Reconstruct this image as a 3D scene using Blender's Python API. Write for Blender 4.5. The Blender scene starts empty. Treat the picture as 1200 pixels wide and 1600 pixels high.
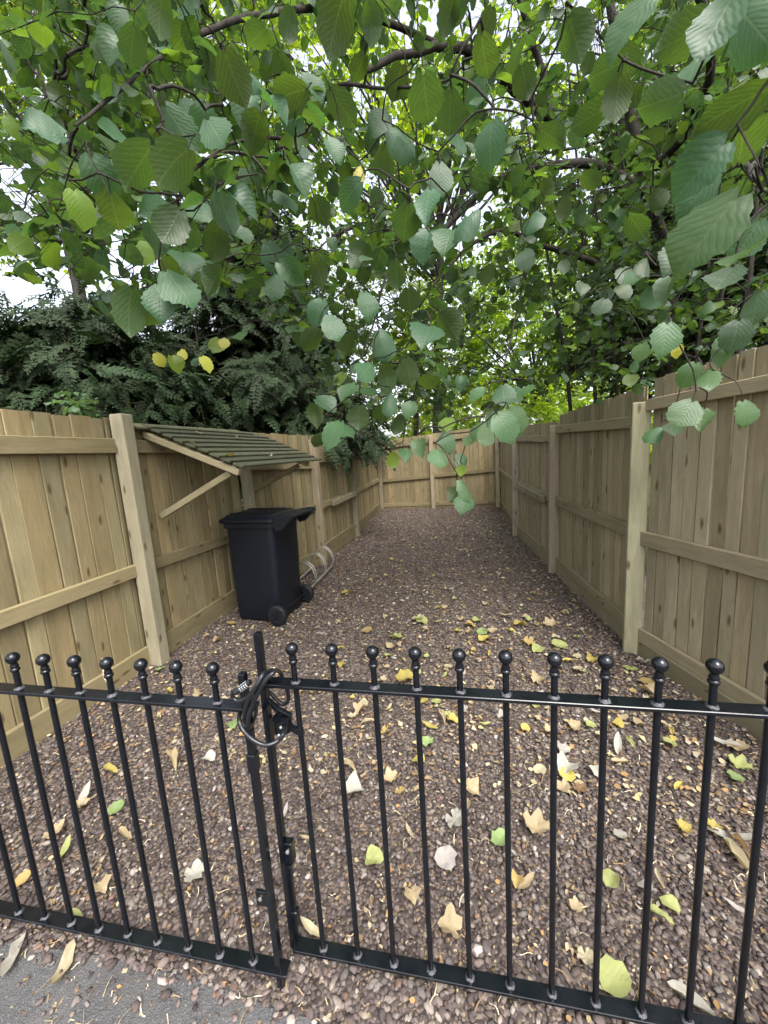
import bpy, math, random
import numpy as np
from mathutils import Vector, Matrix, Euler

random.seed(7)
rng = np.random.default_rng(11)
scene = bpy.context.scene
COL = scene.collection
rad = math.radians

# ------------------------------------------------------------------ camera
CAM = np.array([0.0, 0.0, 1.56])
YAW, PITCH, ROLL = rad(11.23), rad(8.8), rad(-3.5)
FPX = 600.0                                   # focal length in pixels of a 1200 x 1600 frame
_f = np.array([-math.sin(YAW) * math.cos(PITCH), math.cos(YAW) * math.cos(PITCH), -math.sin(PITCH)])
_r0 = np.array([math.cos(YAW), math.sin(YAW), 0.0])
_u0 = np.cross(_r0, _f)
RIGHT = math.cos(ROLL) * _r0 + math.sin(ROLL) * _u0
UP = -math.sin(ROLL) * _r0 + math.cos(ROLL) * _u0
FWD = _f
cam_data = bpy.data.cameras.new('camera')
cam = bpy.data.objects.new('camera', cam_data)
COL.objects.link(cam)
cam_data.sensor_fit = 'HORIZONTAL'
cam_data.sensor_width = 36.0
cam_data.lens = 18.0
cam_data.clip_start = 0.05
cam_data.clip_end = 2000
cam.matrix_world = Matrix(((RIGHT[0], UP[0], -FWD[0], CAM[0]), (RIGHT[1], UP[1], -FWD[1], CAM[1]),
                           (RIGHT[2], UP[2], -FWD[2], CAM[2]), (0, 0, 0, 1)))
scene.camera = cam

# ------------------------------------------------------------------ light
SUN_EL, SUN_AZ = rad(56), rad(150)            # azimuth clockwise from +Y (behind the camera, to the right)
world = bpy.data.worlds.new('World')
scene.world = world
world.use_nodes = True
wn, wl = world.node_tree.nodes, world.node_tree.links
wn.clear()
wout = wn.new('ShaderNodeOutputWorld')
wbg = wn.new('ShaderNodeBackground')
sky = wn.new('ShaderNodeTexSky')
sky.sky_type = 'NISHITA'
sky.sun_disc = False
sky.sun_elevation = SUN_EL
sky.sun_rotation = SUN_AZ
sky.dust_density = 4.0
sky.air_density = 1.0
sky.ozone_density = 1.0
whs = wn.new('ShaderNodeHueSaturation')       # overcast: the cloud layer greys the blue
whs.inputs['Saturation'].default_value = 0.40
wbg.inputs['Strength'].default_value = 0.15
wl.new(sky.outputs[0], whs.inputs['Color'])
wl.new(whs.outputs[0], wbg.inputs['Color'])
wl.new(wbg.outputs[0], wout.inputs[0])

sun_data = bpy.data.lights.new('sun', 'SUN')
sun_data.energy = 0.9
sun_data.angle = rad(30)
sun_data.color = (1.0, 0.98, 0.95)
sun = bpy.data.objects.new('sun', sun_data)
COL.objects.link(sun)
sd = Vector((math.sin(SUN_AZ) * math.cos(SUN_EL), math.cos(SUN_AZ) * math.cos(SUN_EL), math.sin(SUN_EL)))
sun.rotation_euler = sd.to_track_quat('Z', 'Y').to_euler()
sun.location = (2, -6, 12)

scene.view_settings.view_transform = 'Standard'
scene.view_settings.look = 'None'
scene.view_settings.gamma = 1.0
scene.view_settings.use_curve_mapping = False
scene.view_settings.exposure = 1.9
scene.render.engine = 'CYCLES'
cy = scene.cycles
cy.use_denoising = True
cy.max_bounces = 10
cy.diffuse_bounces = 6
cy.glossy_bounces = 3
cy.transmission_bounces = 8
cy.use_adaptive_sampling = True
cy.adaptive_threshold = 0.015
cy.sample_clamp_indirect = 6.0
cy.caustics_reflective = False
cy.caustics_refractive = False


# ------------------------------------------------------------------ helpers
def ray(px, py):
    return FWD + RIGHT * (px - 600) / FPX + UP * (800 - py) / FPX


def P(px, py, depth):
    """point seen at a photo pixel, depth metres in front of the lens"""
    return CAM + ray(px, py) * depth


def G(px, py, z=0.0):
    """point at height z seen at a photo pixel"""
    d = ray(px, py)
    return CAM + d * (z - CAM[2]) / d[2]


def pix(p):
    d = np.asarray(p, float) - CAM
    w = d @ FWD
    return 600 + FPX * (d @ RIGHT) / w, 800 - FPX * (d @ UP) / w, w


def nz(v):
    v = np.asarray(v, float)
    return v / (np.linalg.norm(v, axis=-1, keepdims=True) + 1e-12)


def link(name, data, mat=None, parent=None):
    o = bpy.data.objects.new(name, data)
    COL.objects.link(o)
    if mat and data is not None and len(data.materials) == 0:
        data.materials.append(mat)
    if parent:
        o.parent = parent
    return o


def tag(o, label=None, cat=None, group=None, kind=None):
    if label:
        o['label'] = label
    if cat:
        o['category'] = cat
    if group:
        o['group'] = group
    if kind:
        o['kind'] = kind
    return o


def empty(name, loc=(0, 0, 0), rz=0.0):
    o = bpy.data.objects.new(name, None)
    COL.objects.link(o)
    o.location = loc
    o.rotation_euler = (0, 0, rz)
    o.empty_display_size = 0.1
    return o


def np_mesh(name, V, F, mat, uv=None, col=None, smooth=False):
    """V (n,3); F (m,k) all of the same k; uv (n,2), col (n,3) per vertex"""
    V = np.ascontiguousarray(V, dtype=np.float32)
    F = np.ascontiguousarray(F, dtype=np.int32)
    m, k = F.shape
    me = bpy.data.meshes.new(name)
    me.vertices.add(len(V))
    me.vertices.foreach_set('co', V.ravel())
    me.loops.add(m * k)
    me.loops.foreach_set('vertex_index', F.ravel())
    me.polygons.add(m)
    me.polygons.foreach_set('loop_start', np.arange(0, m * k, k, dtype=np.int32))
    me.polygons.foreach_set('loop_total', np.full(m, k, dtype=np.int32))
    if smooth:
        me.polygons.foreach_set('use_smooth', np.ones(m, dtype=bool))
    me.update(calc_edges=True)
    if uv is not None:
        layer = me.uv_layers.new(name='UVMap')
        layer.data.foreach_set('uv', np.asarray(uv, np.float32)[F.ravel()].ravel())
    if col is not None:
        a = me.attributes.new('Col', 'FLOAT_COLOR', 'POINT')
        c = np.ones((len(V), 4), np.float32)
        c[:, :3] = col
        a.data.foreach_set('color', c.ravel())
    me.materials.append(mat)
    return me


class MB:
    """collects shapes into one mesh"""

    def __init__(self):
        self.v, self.f = [], []

    def add(self, vs, fs):
        b = len(self.v)
        self.v.extend([tuple(map(float, p)) for p in vs])
        self.f.extend([tuple(b + i for i in q) for q in fs])
        return self

    def box(self, x0, x1, y0, y1, z0, z1, M=None, bev=0.0):
        if bev > 0:
            b = bev
            pts = []
            for z, e in ((z0, b), (z0 + b, 0), (z1 - b, 0), (z1, b)):
                pts += [(x0 + b + e, y0 + e, z), (x1 - b - e, y0 + e, z), (x1 - e, y0 + b + e, z), (x1 - e, y1 - b - e, z),
                        (x1 - b - e, y1 - e, z), (x0 + b + e, y1 - e, z), (x0 + e, y1 - b - e, z), (x0 + e, y0 + b + e, z)]
            fs = [tuple(reversed(range(8))), tuple(range(24, 32))]
            for k in range(3):
                for i in range(8):
                    j = (i + 1) % 8
                    fs.append((k * 8 + i, k * 8 + j, k * 8 + 8 + j, k * 8 + 8 + i))
        else:
            pts = [(x0, y0, z0), (x1, y0, z0), (x1, y1, z0), (x0, y1, z0), (x0, y0, z1), (x1, y0, z1), (x1, y1, z1), (x0, y1, z1)]
            fs = [(3, 2, 1, 0), (4, 5, 6, 7), (0, 1, 5, 4), (1, 2, 6, 5), (2, 3, 7, 6), (3, 0, 4, 7)]
        if M is not None:
            pts = [tuple(M @ Vector(p)) for p in pts]
        return self.add(pts, fs)

    def tube(self, pts, radii, n=8, cap=True):
        pts = [np.asarray(p, float) for p in pts]
        if not hasattr(radii, '__len__'):
            radii = [radii] * len(pts)
        ref = None
        vs, fs = [], []
        for i, p in enumerate(pts):
            t = nz(pts[min(i + 1, len(pts) - 1)] - pts[max(i - 1, 0)])
            if ref is None:
                a = np.array([0, 0, 1.0]) if abs(t[2]) < 0.9 else np.array([1.0, 0, 0])
                ref = nz(np.cross(t, a))
            ref = nz(ref - t * (ref @ t))
            bi = np.cross(t, ref)
            for k in range(n):
                w = 2 * math.pi * k / n
                vs.append(p + radii[i] * (math.cos(w) * ref + math.sin(w) * bi))
        for i in range(len(pts) - 1):
            for k in range(n):
                j = (k + 1) % n
                fs.append((i * n + k, i * n + j, (i + 1) * n + j, (i + 1) * n + k))
        if cap:
            fs.append(tuple(reversed(range(n))))
            fs.append(tuple(range((len(pts) - 1) * n, len(pts) * n)))
        return self.add(vs, fs)

    def lathe(self, prof, n=16, M=None):
        """profile of (radius, z), closed at both ends"""
        vs, fs = [], []
        for r, z in prof:
            for k in range(n):
                w = 2 * math.pi * k / n
                vs.append((r * math.cos(w), r * math.sin(w), z))
        for i in range(len(prof) - 1):
            for k in range(n):
                j = (k + 1) % n
                fs.append((i * n + k, i * n + j, (i + 1) * n + j, (i + 1) * n + k))
        fs.append(tuple(reversed(range(n))))
        fs.append(tuple(range((len(prof) - 1) * n, len(prof) * n)))
        if M is not None:
            vs = [tuple(M @ Vector(v)) for v in vs]
        return self.add(vs, fs)

    def loft(self, rings, cap=True):
        n = len(rings[0])
        vs = [p for r in rings for p in r]
        fs = []
        for i in range(len(rings) - 1):
            for k in range(n):
                j = (k + 1) % n
                fs.append((i * n + k, i * n + j, (i + 1) * n + j, (i + 1) * n + k))
        if cap:
            fs.append(tuple(reversed(range(n))))
            fs.append(tuple(range((len(rings) - 1) * n, len(rings) * n)))
        return self.add(vs, fs)

    def mesh(self, name, mat, smooth=False, angle=40):
        me = bpy.data.meshes.new(name)
        me.from_pydata(self.v, [], self.f)
        me.materials.append(mat)
        if smooth:
            me.polygons.foreach_set('use_smooth', [True] * len(me.polygons))
            me.set_sharp_from_angle(angle=rad(angle))
        me.update()
        return me

    def build(self, name, mat, parent=None, smooth=False, angle=40):
        return link(name, self.mesh(name, mat, smooth, angle), None, parent)


def bez(pts, n=8):
    """Catmull-Rom through the points"""
    p = [np.asarray(q, float) for q in pts]
    p = [2 * p[0] - p[1]] + p + [2 * p[-1] - p[-2]]
    out = []
    for i in range(1, len(p) - 2):
        for k in range(n):
            t = k / n
            out.append(0.5 * ((2 * p[i]) + (-p[i - 1] + p[i + 1]) * t + (2 * p[i - 1] - 5 * p[i] + 4 * p[i + 1] - p[i + 2]) * t * t
                              + (-p[i - 1] + 3 * p[i] - 3 * p[i + 1] + p[i + 2]) * t ** 3))
    out.append(p[-2])
    return out


# ------------------------------------------------------------------ materials
class NT:
    def __init__(self, name):
        self.m = bpy.data.materials.new(name)
        self.m.use_nodes = True
        self.n = self.m.node_tree.nodes
        self.l = self.m.node_tree.links
        self.n.clear()
        self.out = self.n.new('ShaderNodeOutputMaterial')

    def node(self, t, ins=None, **kw):
        nd = self.n.new('ShaderNode' + t)
        for k, v in kw.items():
            setattr(nd, k, v)
        for k, v in (ins or {}).items():
            s = nd.inputs[k]
            if isinstance(v, bpy.types.NodeSocket):
                self.l.new(v, s)
            else:
                s.default_value = v
        return nd

    def math(self, op, a, b=0.0, clamp=False):
        return self.node('Math', {0: a, 1: b}, operation=op, use_clamp=clamp).outputs[0]

    def mix(self, f, a, b, blend='MIX'):
        nd = self.node('Mix', data_type='RGBA', blend_type=blend)
        for k, v in ((0, f), (6, a), (7, b)):
            s = nd.inputs[k]
            if isinstance(v, bpy.types.NodeSocket):
                self.l.new(v, s)
            else:
                s.default_value = v if k == 0 else (*v[:3], 1)
        return nd.outputs[2]

    def ramp(self, f, stops):
        nd = self.node('ValToRGB', {0: f})
        e = nd.color_ramp.elements
        while len(e) < len(stops):
            e.new(0.5)
        for s, (p, c) in zip(e, stops):
            s.position = p
            s.color = (*c, 1) if hasattr(c, '__len__') else (c, c, c, 1)
        return nd.outputs[0]

    def noise(self, vec, scale, detail=4, rough=0.55, dist=0.0):
        return self.node('TexNoise', {'Vector': vec, 'Scale': scale, 'Detail': detail, 'Roughness': rough, 'Distortion': dist}).outputs[0]

    def surf(self, s):
        self.l.new(s, self.out.inputs[0])
        return self.m


def mat_wood(name, pale, dark, green, wet=0.0):
    t = NT(name)
    tc = t.node('TexCoord')
    oi = t.node('ObjectInfo')
    off = t.node('CombineXYZ', {0: t.math('MULTIPLY', oi.outputs['Random'], 37.0), 1: t.math('MULTIPLY', oi.outputs['Random'], 91.0),
                                2: t.math('MULTIPLY', oi.outputs['Random'], 53.0)})
    v = t.node('VectorMath', {0: tc.outputs['Object'], 1: off.outputs[0]}, operation='ADD').outputs[0]
    vs = t.node('VectorMath', {0: v, 1: (1, 1, 0.09)}, operation='MULTIPLY').outputs[0]
    vk = t.node('VectorMath', {0: v, 1: (1, 1, 0.33)}, operation='MULTIPLY').outputs[0]
    warp = t.node('TexNoise', {'Vector': vk, 'Scale': 9.0, 'Detail': 2.0})
    # knots: stretched voronoi cells
    sp = t.node('SeparateXYZ', {0: vk})
    flat = t.node('CombineXYZ', {0: t.math('ADD', sp.outputs[0], t.math('MULTIPLY', sp.outputs[1], 1.0)), 1: sp.outputs[2], 2: 0.0}).outputs[0]
    kv = t.node('VectorMath', {0: flat, 1: t.node('VectorMath', {0: warp.outputs['Color'], 1: (0.02, 0.02, 0.0)}, operation='MULTIPLY').outputs[0]}, operation='ADD').outputs[0]
    vor = t.node('TexVoronoi', {'Vector': kv, 'Scale': 9.0}, voronoi_dimensions='2D')
    vorn = vor
    keep = t.math('GREATER_THAN', t.node('SeparateColor', {0: vor.outputs['Color']}).outputs[0], 0.62)
    kd = vorn.outputs['Distance']
    knot = t.math('MULTIPLY', t.ramp(kd, [(0.04, 1.0), (0.09, 0.6), (0.13, 0.0)]), keep)
    swirl = t.math('MULTIPLY', t.ramp(kd, [(0.0, 1.0), (0.45, 0.0)]), keep)
    grainv = t.node('VectorMath', {0: vs, 1: t.node('CombineXYZ', {0: t.math('MULTIPLY', swirl, 0.03), 1: 0.0, 2: 0.0}).outputs[0]}, operation='ADD').outputs[0]
    g1 = t.noise(grainv, 55.0, 5, 0.6, 0.6)
    g2 = t.noise(grainv, 170.0, 3, 0.6)
    big = t.noise(v, 3.2, 4, 0.6)
    c = t.mix(t.ramp(g1, [(0.3, 0.0), (0.72, 1.0)]), pale, dark)
    c = t.mix(t.math('MULTIPLY', t.ramp(g2, [(0.5, 0.0), (0.8, 1.0)]), 0.35), c, tuple(x * 0.55 for x in dark))
    c = t.mix(t.math('MULTIPLY', t.ramp(big, [(0.42, 0.0), (0.7, 1.0)]), 0.55), c, green)
    c = t.mix(t.math('MULTIPLY', knot, 0.85), c, (0.075, 0.042, 0.02))
    # weather stains: streaks and grime patches with a shape of their own
    st = t.noise(t.node('VectorMath', {0: v, 1: (9, 9, 1.1)}, operation='MULTIPLY').outputs[0], 1.0, 4, 0.65)
    c = t.mix(t.math('MULTIPLY', t.ramp(st, [(0.5, 0.0), (0.75, 1.0)]), 0.5), c, (0.075, 0.064, 0.04))
    var = t.math('ADD', 0.84, t.math('MULTIPLY', oi.outputs['Random'], 0.32))
    c = t.mix(1.0, c, t.node('CombineColor', {0: var, 1: var, 2: t.math('MULTIPLY', var, 0.98)}).outputs[0], 'MULTIPLY')
    c = t.mix(1.0, c, oi.outputs['Color'], 'MULTIPLY')
    h = t.math('ADD', t.math('MULTIPLY', g1, 0.6), t.math('ADD', t.math('MULTIPLY', g2, 0.3), t.math('MULTIPLY', knot, -0.4)))
    b = t.node('Bump', {'Height': h, 'Strength': 0.45, 'Distance': 0.004})
    p = t.node('BsdfPrincipled', {'Base Color': c, 'Roughness': 0.78 - wet, 'Normal': b.outputs[0], 'Specular IOR Level': 0.25})
    return t.surf(p.outputs[0])


def mat_simple(name, color, rough, spec=0.5, metal=0.0, bump=0.0, bscale=60.0, var=0.0, scuff=None, scuff_amt=0.0, coord='Object'):
    t = NT(name)
    tc = t.node('TexCoord')
    v = tc.outputs[coord]
    n1 = t.noise(v, bscale, 5, 0.6)
    n2 = t.noise(v, bscale * 0.2, 4, 0.6)
    c = t.mix(t.math('MULTIPLY', t.ramp(n2, [(0.35, 0.0), (0.7, 1.0)]), var), color, tuple(min(1, x * 1.9 + 0.01) for x in color))
    if scuff:
        sc = t.noise(v, bscale * 1.7, 6, 0.7, 0.4)
        c = t.mix(t.math('MULTIPLY', t.ramp(sc, [(0.58, 0.0), (0.7, 1.0)]), scuff_amt), c, scuff)
    b = t.node('Bump', {'Height': n1, 'Strength': bump, 'Distance': 0.003})
    rr = t.math('ADD', rough, t.math('MULTIPLY', t.math('SUBTRACT', n2, 0.5), 0.3), True)
    p = t.node('BsdfPrincipled', {'Base Color': c, 'Roughness': rr, 'Metallic': metal, 'Normal': b.outputs[0], 'Specular IOR Level': spec})
    return t.surf(p.outputs[0])


def mat_leaf(name, source, transl=0.45, ttint=(1.5, 1.55, 0.5), rough=0.42, spec=0.5, veins=True, nveins=8.0, spots=(0.16, 0.17, 0.04), spot_amt=0.25):
    """source 'attr' reads the colour stored on the mesh, 'object' the object's own colour"""
    t = NT(name)
    if source == 'attr':
        c0 = t.node('Attribute', attribute_name='Col').outputs['Color']
    else:
        c0 = t.node('ObjectInfo').outputs['Color']
    tc = t.node('TexCoord')
    uv = t.node('SeparateXYZ', {0: tc.outputs['UV']})
    ax = t.math('ABSOLUTE', t.math('SUBTRACT', uv.outputs[0], 0.5))
    blotch = t.noise(tc.outputs['Object'], 60.0, 3, 0.6)
    c = t.mix(t.math('MULTIPLY', t.ramp(blotch, [(0.4, 0.0), (0.75, 1.0)]), spot_amt), c0, spots)
    nrm = None
    if veins:
        wob = t.noise(tc.outputs['UV'], 3.0, 2, 0.5)
        ph = t.math('SUBTRACT', t.math('ADD', t.math('MULTIPLY', uv.outputs[1], nveins), t.math('MULTIPLY', wob, 1.1)), t.math('MULTIPLY', ax, nveins * 0.95))
        tri = t.math('ABSOLUTE', t.math('SUBTRACT', t.math('FRACT', ph), 0.5))     # 0.5 on a vein
        vein = t.ramp(tri, [(0.40, 0.0), (0.49, 1.0)])
        mid = t.ramp(ax, [(0.0, 1.0), (0.028, 0.0)])
        vv = t.math('MAXIMUM', vein, mid)
        c = t.mix(t.math('MULTIPLY', vv, 0.25), c, t.mix(0.5, c0, (0.30, 0.36, 0.14)))
        h = t.math('ADD', t.math('MULTIPLY', tri, -1.0), t.math('MULTIPLY', mid, -0.6))
        b = t.node('Bump', {'Height': h, 'Strength': 0.30, 'Distance': 0.002})
        nrm = b.outputs[0]
    p = t.node('BsdfPrincipled', {'Base Color': c, 'Roughness': rough, 'Specular IOR Level': spec})
    tr = t.node('BsdfTranslucent', {'Color': t.mix(1.0, c, ttint, 'MULTIPLY')})
    if nrm:
        t.l.new(nrm, p.inputs['Normal'])
        t.l.new(nrm, tr.inputs['Normal'])
    mx = t.node('MixShader', {0: transl, 1: p.outputs[0], 2: tr.outputs[0]})
    return t.surf(mx.outputs[0])


def mat_attr(name, rough=0.85, spec=0.3, bump=0.4, bscale=300.0):
    t = NT(name)
    c0 = t.node('Attribute', attribute_name='Col').outputs['Color']
    tc = t.node('TexCoord')
    n1 = t.noise(tc.outputs['Object'], bscale, 4, 0.6)
    c = t.mix(t.math('MULTIPLY', t.ramp(n1, [(0.35, 0.0), (0.7, 1.0)]), 0.5), c0, t.mix(1.0, c0, (0.55, 0.52, 0.5), 'MULTIPLY'))
    b = t.node('Bump', {'Height': n1, 'Strength': bump, 'Distance': 0.002})
    p = t.node('BsdfPrincipled', {'Base Color': c, 'Roughness': rough, 'Specular IOR Level': spec, 'Normal': b.outputs[0]})
    return t.surf(p.outputs[0])


def mat_gravel_bed():
    t = NT('gravel_bed')
    tc = t.node('TexCoord')
    v = tc.outputs['Object']
    vo = t.node('TexVoronoi', {'Vector': v, 'Scale': 62.0, 'Randomness': 1.0})
    vo2 = t.node('TexVoronoi', {'Vector': v, 'Scale': 150.0})
    sep = t.node('SeparateColor', {0: vo.outputs['Color']})
    c = t.ramp(sep.outputs[0], [(0.0, (0.04, 0.031, 0.028)), (0.4, (0.085, 0.066, 0.060)), (0.75, (0.13, 0.104, 0.092)), (1.0, (0.26, 0.21, 0.165))])
    sep2 = t.node('SeparateColor', {0: vo2.outputs['Color']})
    c = t.mix(t.math('GREATER_THAN', sep2.outputs[1], 0.93), c, (0.30, 0.23, 0.14))
    n = t.noise(v, 2.0, 4)
    c = t.mix(t.math('MULTIPLY', n, 0.5), c, (0.075, 0.058, 0.05))
    h = t.math('ADD', t.math('MULTIPLY', vo.outputs['Distance'], -1.0), t.math('MULTIPLY', sep.outputs[1], 0.5))
    b = t.node('Bump', {'Height': h, 'Strength': 1.0, 'Distance': 0.012})
    p = t.node('BsdfPrincipled', {'Base Color': c, 'Roughness': 0.85, 'Normal': b.outputs[0], 'Specular IOR Level': 0.3})
    return t.surf(p.outputs[0])


def mat_asphalt():
    t = NT('asphalt')
    tc = t.node('TexCoord')
    v = tc.outputs['Object']
    vo = t.node('TexVoronoi', {'Vector': v, 'Scale': 230.0})
    s = t.node('SeparateColor', {0: vo.outputs['Color']})
    c = t.ramp(s.outputs[0], [(0.0, (0.06, 0.06, 0.061)), (0.7, (0.08, 0.08, 0.082)), (0.95, (0.105, 0.105, 0.106)), (1.0, (0.20, 0.19, 0.18))])
    n = t.noise(v, 7.0, 6, 0.65)
    c = t.mix(t.ramp(n, [(0.4, 0.0), (0.68, 0.75)]), c, (0.115, 0.11, 0.106))
    n2 = t.noise(v, 2.2, 5, 0.6)
    c = t.mix(t.ramp(n2, [(0.5, 0.0), (0.72, 0.45)]), c, (0.065, 0.06, 0.056))
    b = t.node('Bump', {'Height': vo.outputs['Distance'], 'Strength': 0.6, 'Distance': 0.004})
    p = t.node('BsdfPrincipled', {'Base Color': c, 'Roughness': 0.88, 'Normal': b.outputs[0], 'Specular IOR Level': 0.25})
    return t.surf(p.outputs[0])


def mat_soil(name, a, b_, scale=3.0):
    t = NT(name)
    tc = t.node('TexCoord')
    n = t.noise(tc.outputs['Object'], scale, 8, 0.65)
    n2 = t.noise(tc.outputs['Object'], scale * 25, 4, 0.6)
    c = t.mix(t.ramp(n, [(0.35, 0.0), (0.65, 1.0)]), a, b_)
    bp = t.node('Bump', {'Height': n2, 'Strength': 0.8, 'Distance': 0.02})
    p = t.node('BsdfPrincipled', {'Base Color': c, 'Roughness': 0.95, 'Normal': bp.outputs[0], 'Specular IOR Level': 0.1})
    return t.surf(p.outputs[0])


def mat_bark(name, a, b_):
    t = NT(name)
    tc = t.node('TexCoord')
    v = t.node('VectorMath', {0: tc.outputs['Object'], 1: (1, 1, 0.35)}, operation='MULTIPLY').outputs[0]
    n = t.noise(v, 22.0, 6, 0.7, 0.8)
    c = t.mix(t.ramp(n, [(0.35, 0.0), (0.68, 1.0)]), a, b_)
    bp = t.node('Bump', {'Height': n, 'Strength': 0.9, 'Distance': 0.012})
    p = t.node('BsdfPrincipled', {'Base Color': c, 'Roughness': 0.9, 'Normal': bp.outputs[0], 'Specular IOR Level': 0.2})
    return t.surf(p.outputs[0])


M_WOOD = mat_wood('fence_wood', (0.275, 0.235, 0.155), (0.205, 0.17, 0.107), (0.175, 0.16, 0.098))
M_POST = mat_wood('post_wood', (0.34, 0.305, 0.215), (0.25, 0.22, 0.148), (0.215, 0.20, 0.13))
M_SLAT = mat_wood('roof_wood', (0.10, 0.10, 0.065), (0.06, 0.06, 0.04), (0.06, 0.075, 0.035))
M_BLACK = mat_simple('black_gloss_paint', (0.003, 0.004, 0.006), 0.16, 0.42, bump=0.12, bscale=90, var=0.25, scuff=(0.035, 0.035, 0.04), scuff_amt=0.25)
M_WELD = mat_simple('scuffed_weld', (0.03, 0.03, 0.035), 0.4, 0.6, bump=0.8, bscale=260, var=0.6, scuff=(0.35, 0.36, 0.38), scuff_amt=0.8)
M_BIN = mat_simple('bin_plastic', (0.006, 0.008, 0.013), 0.42, 0.34, bump=0.12, bscale=500, var=0.18, scuff=(0.03, 0.036, 0.045), scuff_amt=0.25)
M_RUBBER = mat_simple('rubber', (0.007, 0.008, 0.010), 0.6, 0.3, bump=0.2, bscale=300, var=0.3)
M_CABLE = mat_simple('cable_vinyl', (0.007, 0.008, 0.010), 0.33, 0.45, bump=0.05, bscale=100, var=0.3)
M_DIAL = mat_simple('dial_grey', (0.02, 0.02, 0.023), 0.35, 0.5)
M_WHITE = mat_simple('dial_white', (0.75, 0.77, 0.8), 0.4, 0.5)
M_STEEL = mat_simple('galvanised_steel', (0.40, 0.39, 0.36), 0.45, 0.5, metal=0.7, bump=0.2, bscale=80, var=0.3, scuff=(0.2, 0.15, 0.1), scuff_amt=0.5)
M_BOLT = mat_simple('zinc_bolt', (0.45, 0.45, 0.44), 0.35, 0.5, metal=0.8)
M_GRAVEL = mat_attr('gravel_stone', 0.8, 0.35, 0.5, 260)
M_LITTER = mat_attr('dry_litter', 0.9, 0.15, 0.3, 400)
M_BED = mat_gravel_bed()
M_ASPHALT = mat_asphalt()
M_SOIL = mat_soil('soil', (0.045, 0.035, 0.022), (0.06, 0.07, 0.025))
M_LEAF_O = mat_leaf('hazel_leaf', 'object', 0.42, (1.65, 1.75, 0.6), 0.44, 0.42)
M_LEAF_A = mat_leaf('hazel_foliage', 'attr', 0.42, (1.65, 1.75, 0.6), 0.45, 0.38)
M_FAR_A = mat_leaf('far_foliage', 'attr', 0.58, (2.1, 2.0, 0.6), 0.5, 0.4, veins=False)
M_CONIF = mat_leaf('conifer_foliage', 'attr', 0.12, (1.2, 1.4, 0.6), 0.65, 0.2, veins=False)
M_FALL = mat_leaf('fallen_leaf', 'object', 0.2, (1.2, 1.1, 0.6), 0.65, 0.3, nveins=6, spots=(0.17, 0.10, 0.045), spot_amt=0.6)
M_BARK = mat_bark('hazel_bark', (0.018, 0.015, 0.012), (0.045, 0.038, 0.03))
M_BARK2 = mat_bark('grey_bark', (0.028, 0.026, 0.022), (0.065, 0.06, 0.05))

# ------------------------------------------------------------------ setting
gm = MB()
gm.add([(-400, -400, -0.07), (400, -400, -0.07), (400, 400, -0.07), (-400, 400, -0.07)], [(0, 1, 2, 3)])
tag(gm.build('ground', M_SOIL), kind='structure')

# gravel bed: slightly uneven sheet between the fences
nx, ny = 46, 100
gx = np.linspace(-2.62, 2.1, nx)
gy = np.linspace(-0.4, 10.5, ny)
X, Y = np.meshgrid(gx, gy)


def gh(x, y):
    w_ = np.clip((y - 0.95) / 0.8, 0, 1)
    return w_ * (0.010 * np.sin(x * 2.3 + 0.6 * y) + 0.008 * np.sin(y * 1.9 - x) + 0.006 * np.sin(x * 5.1 + y * 4.3) - 0.010) - 0.002


Z = gh(X, Y)
V = np.stack([X, Y, Z], -1).reshape(-1, 3)
ii = np.arange((ny - 1) * nx).reshape(ny - 1, nx)[:, :-1].ravel()
F = np.stack([ii, ii + 1, ii + nx + 1, ii + nx], -1)
tag(link('gravel_bed', np_mesh('gravel_bed', V, F, M_BED, smooth=True)), kind='structure')

# asphalt pavement in front of the gate
EDGE = [(-6, 0.80), (-1.9, 0.79), (-1.57, 0.785), (-1.2, 0.805), (-0.87, 0.805), (-0.6, 0.785), (-0.45, 0.775), (-0.25, 0.735), (-0.07, 0.69), (0.2, 0.62), (0.6, 0.54), (6, 0.42)]


def edge_y(x):
    return np.interp(x, [e[0] for e in EDGE], [e[1] for e in EDGE])


pm = MB()
exs = sorted(set([e[0] for e in EDGE] + list(np.linspace(-2, 1, 60))))
top = [(x, edge_y(x) + random.uniform(-0.004, 0.004), 0.003) for x in exs]
nT = len(top)
pm.add(top + [(x, -4.0, 0.003) for x in exs] + [(x, y + 0.03, -0.02) for x, y, z in top],
       [(i, i + nT, i + nT + 1, i + 1) for i in range(nT - 1)] + [(i, i + 1, i + 2 * nT + 1, i + 2 * nT) for i in range(nT - 1)])
tag(pm.build('pavement', M_ASPHALT), kind='structure')


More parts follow.
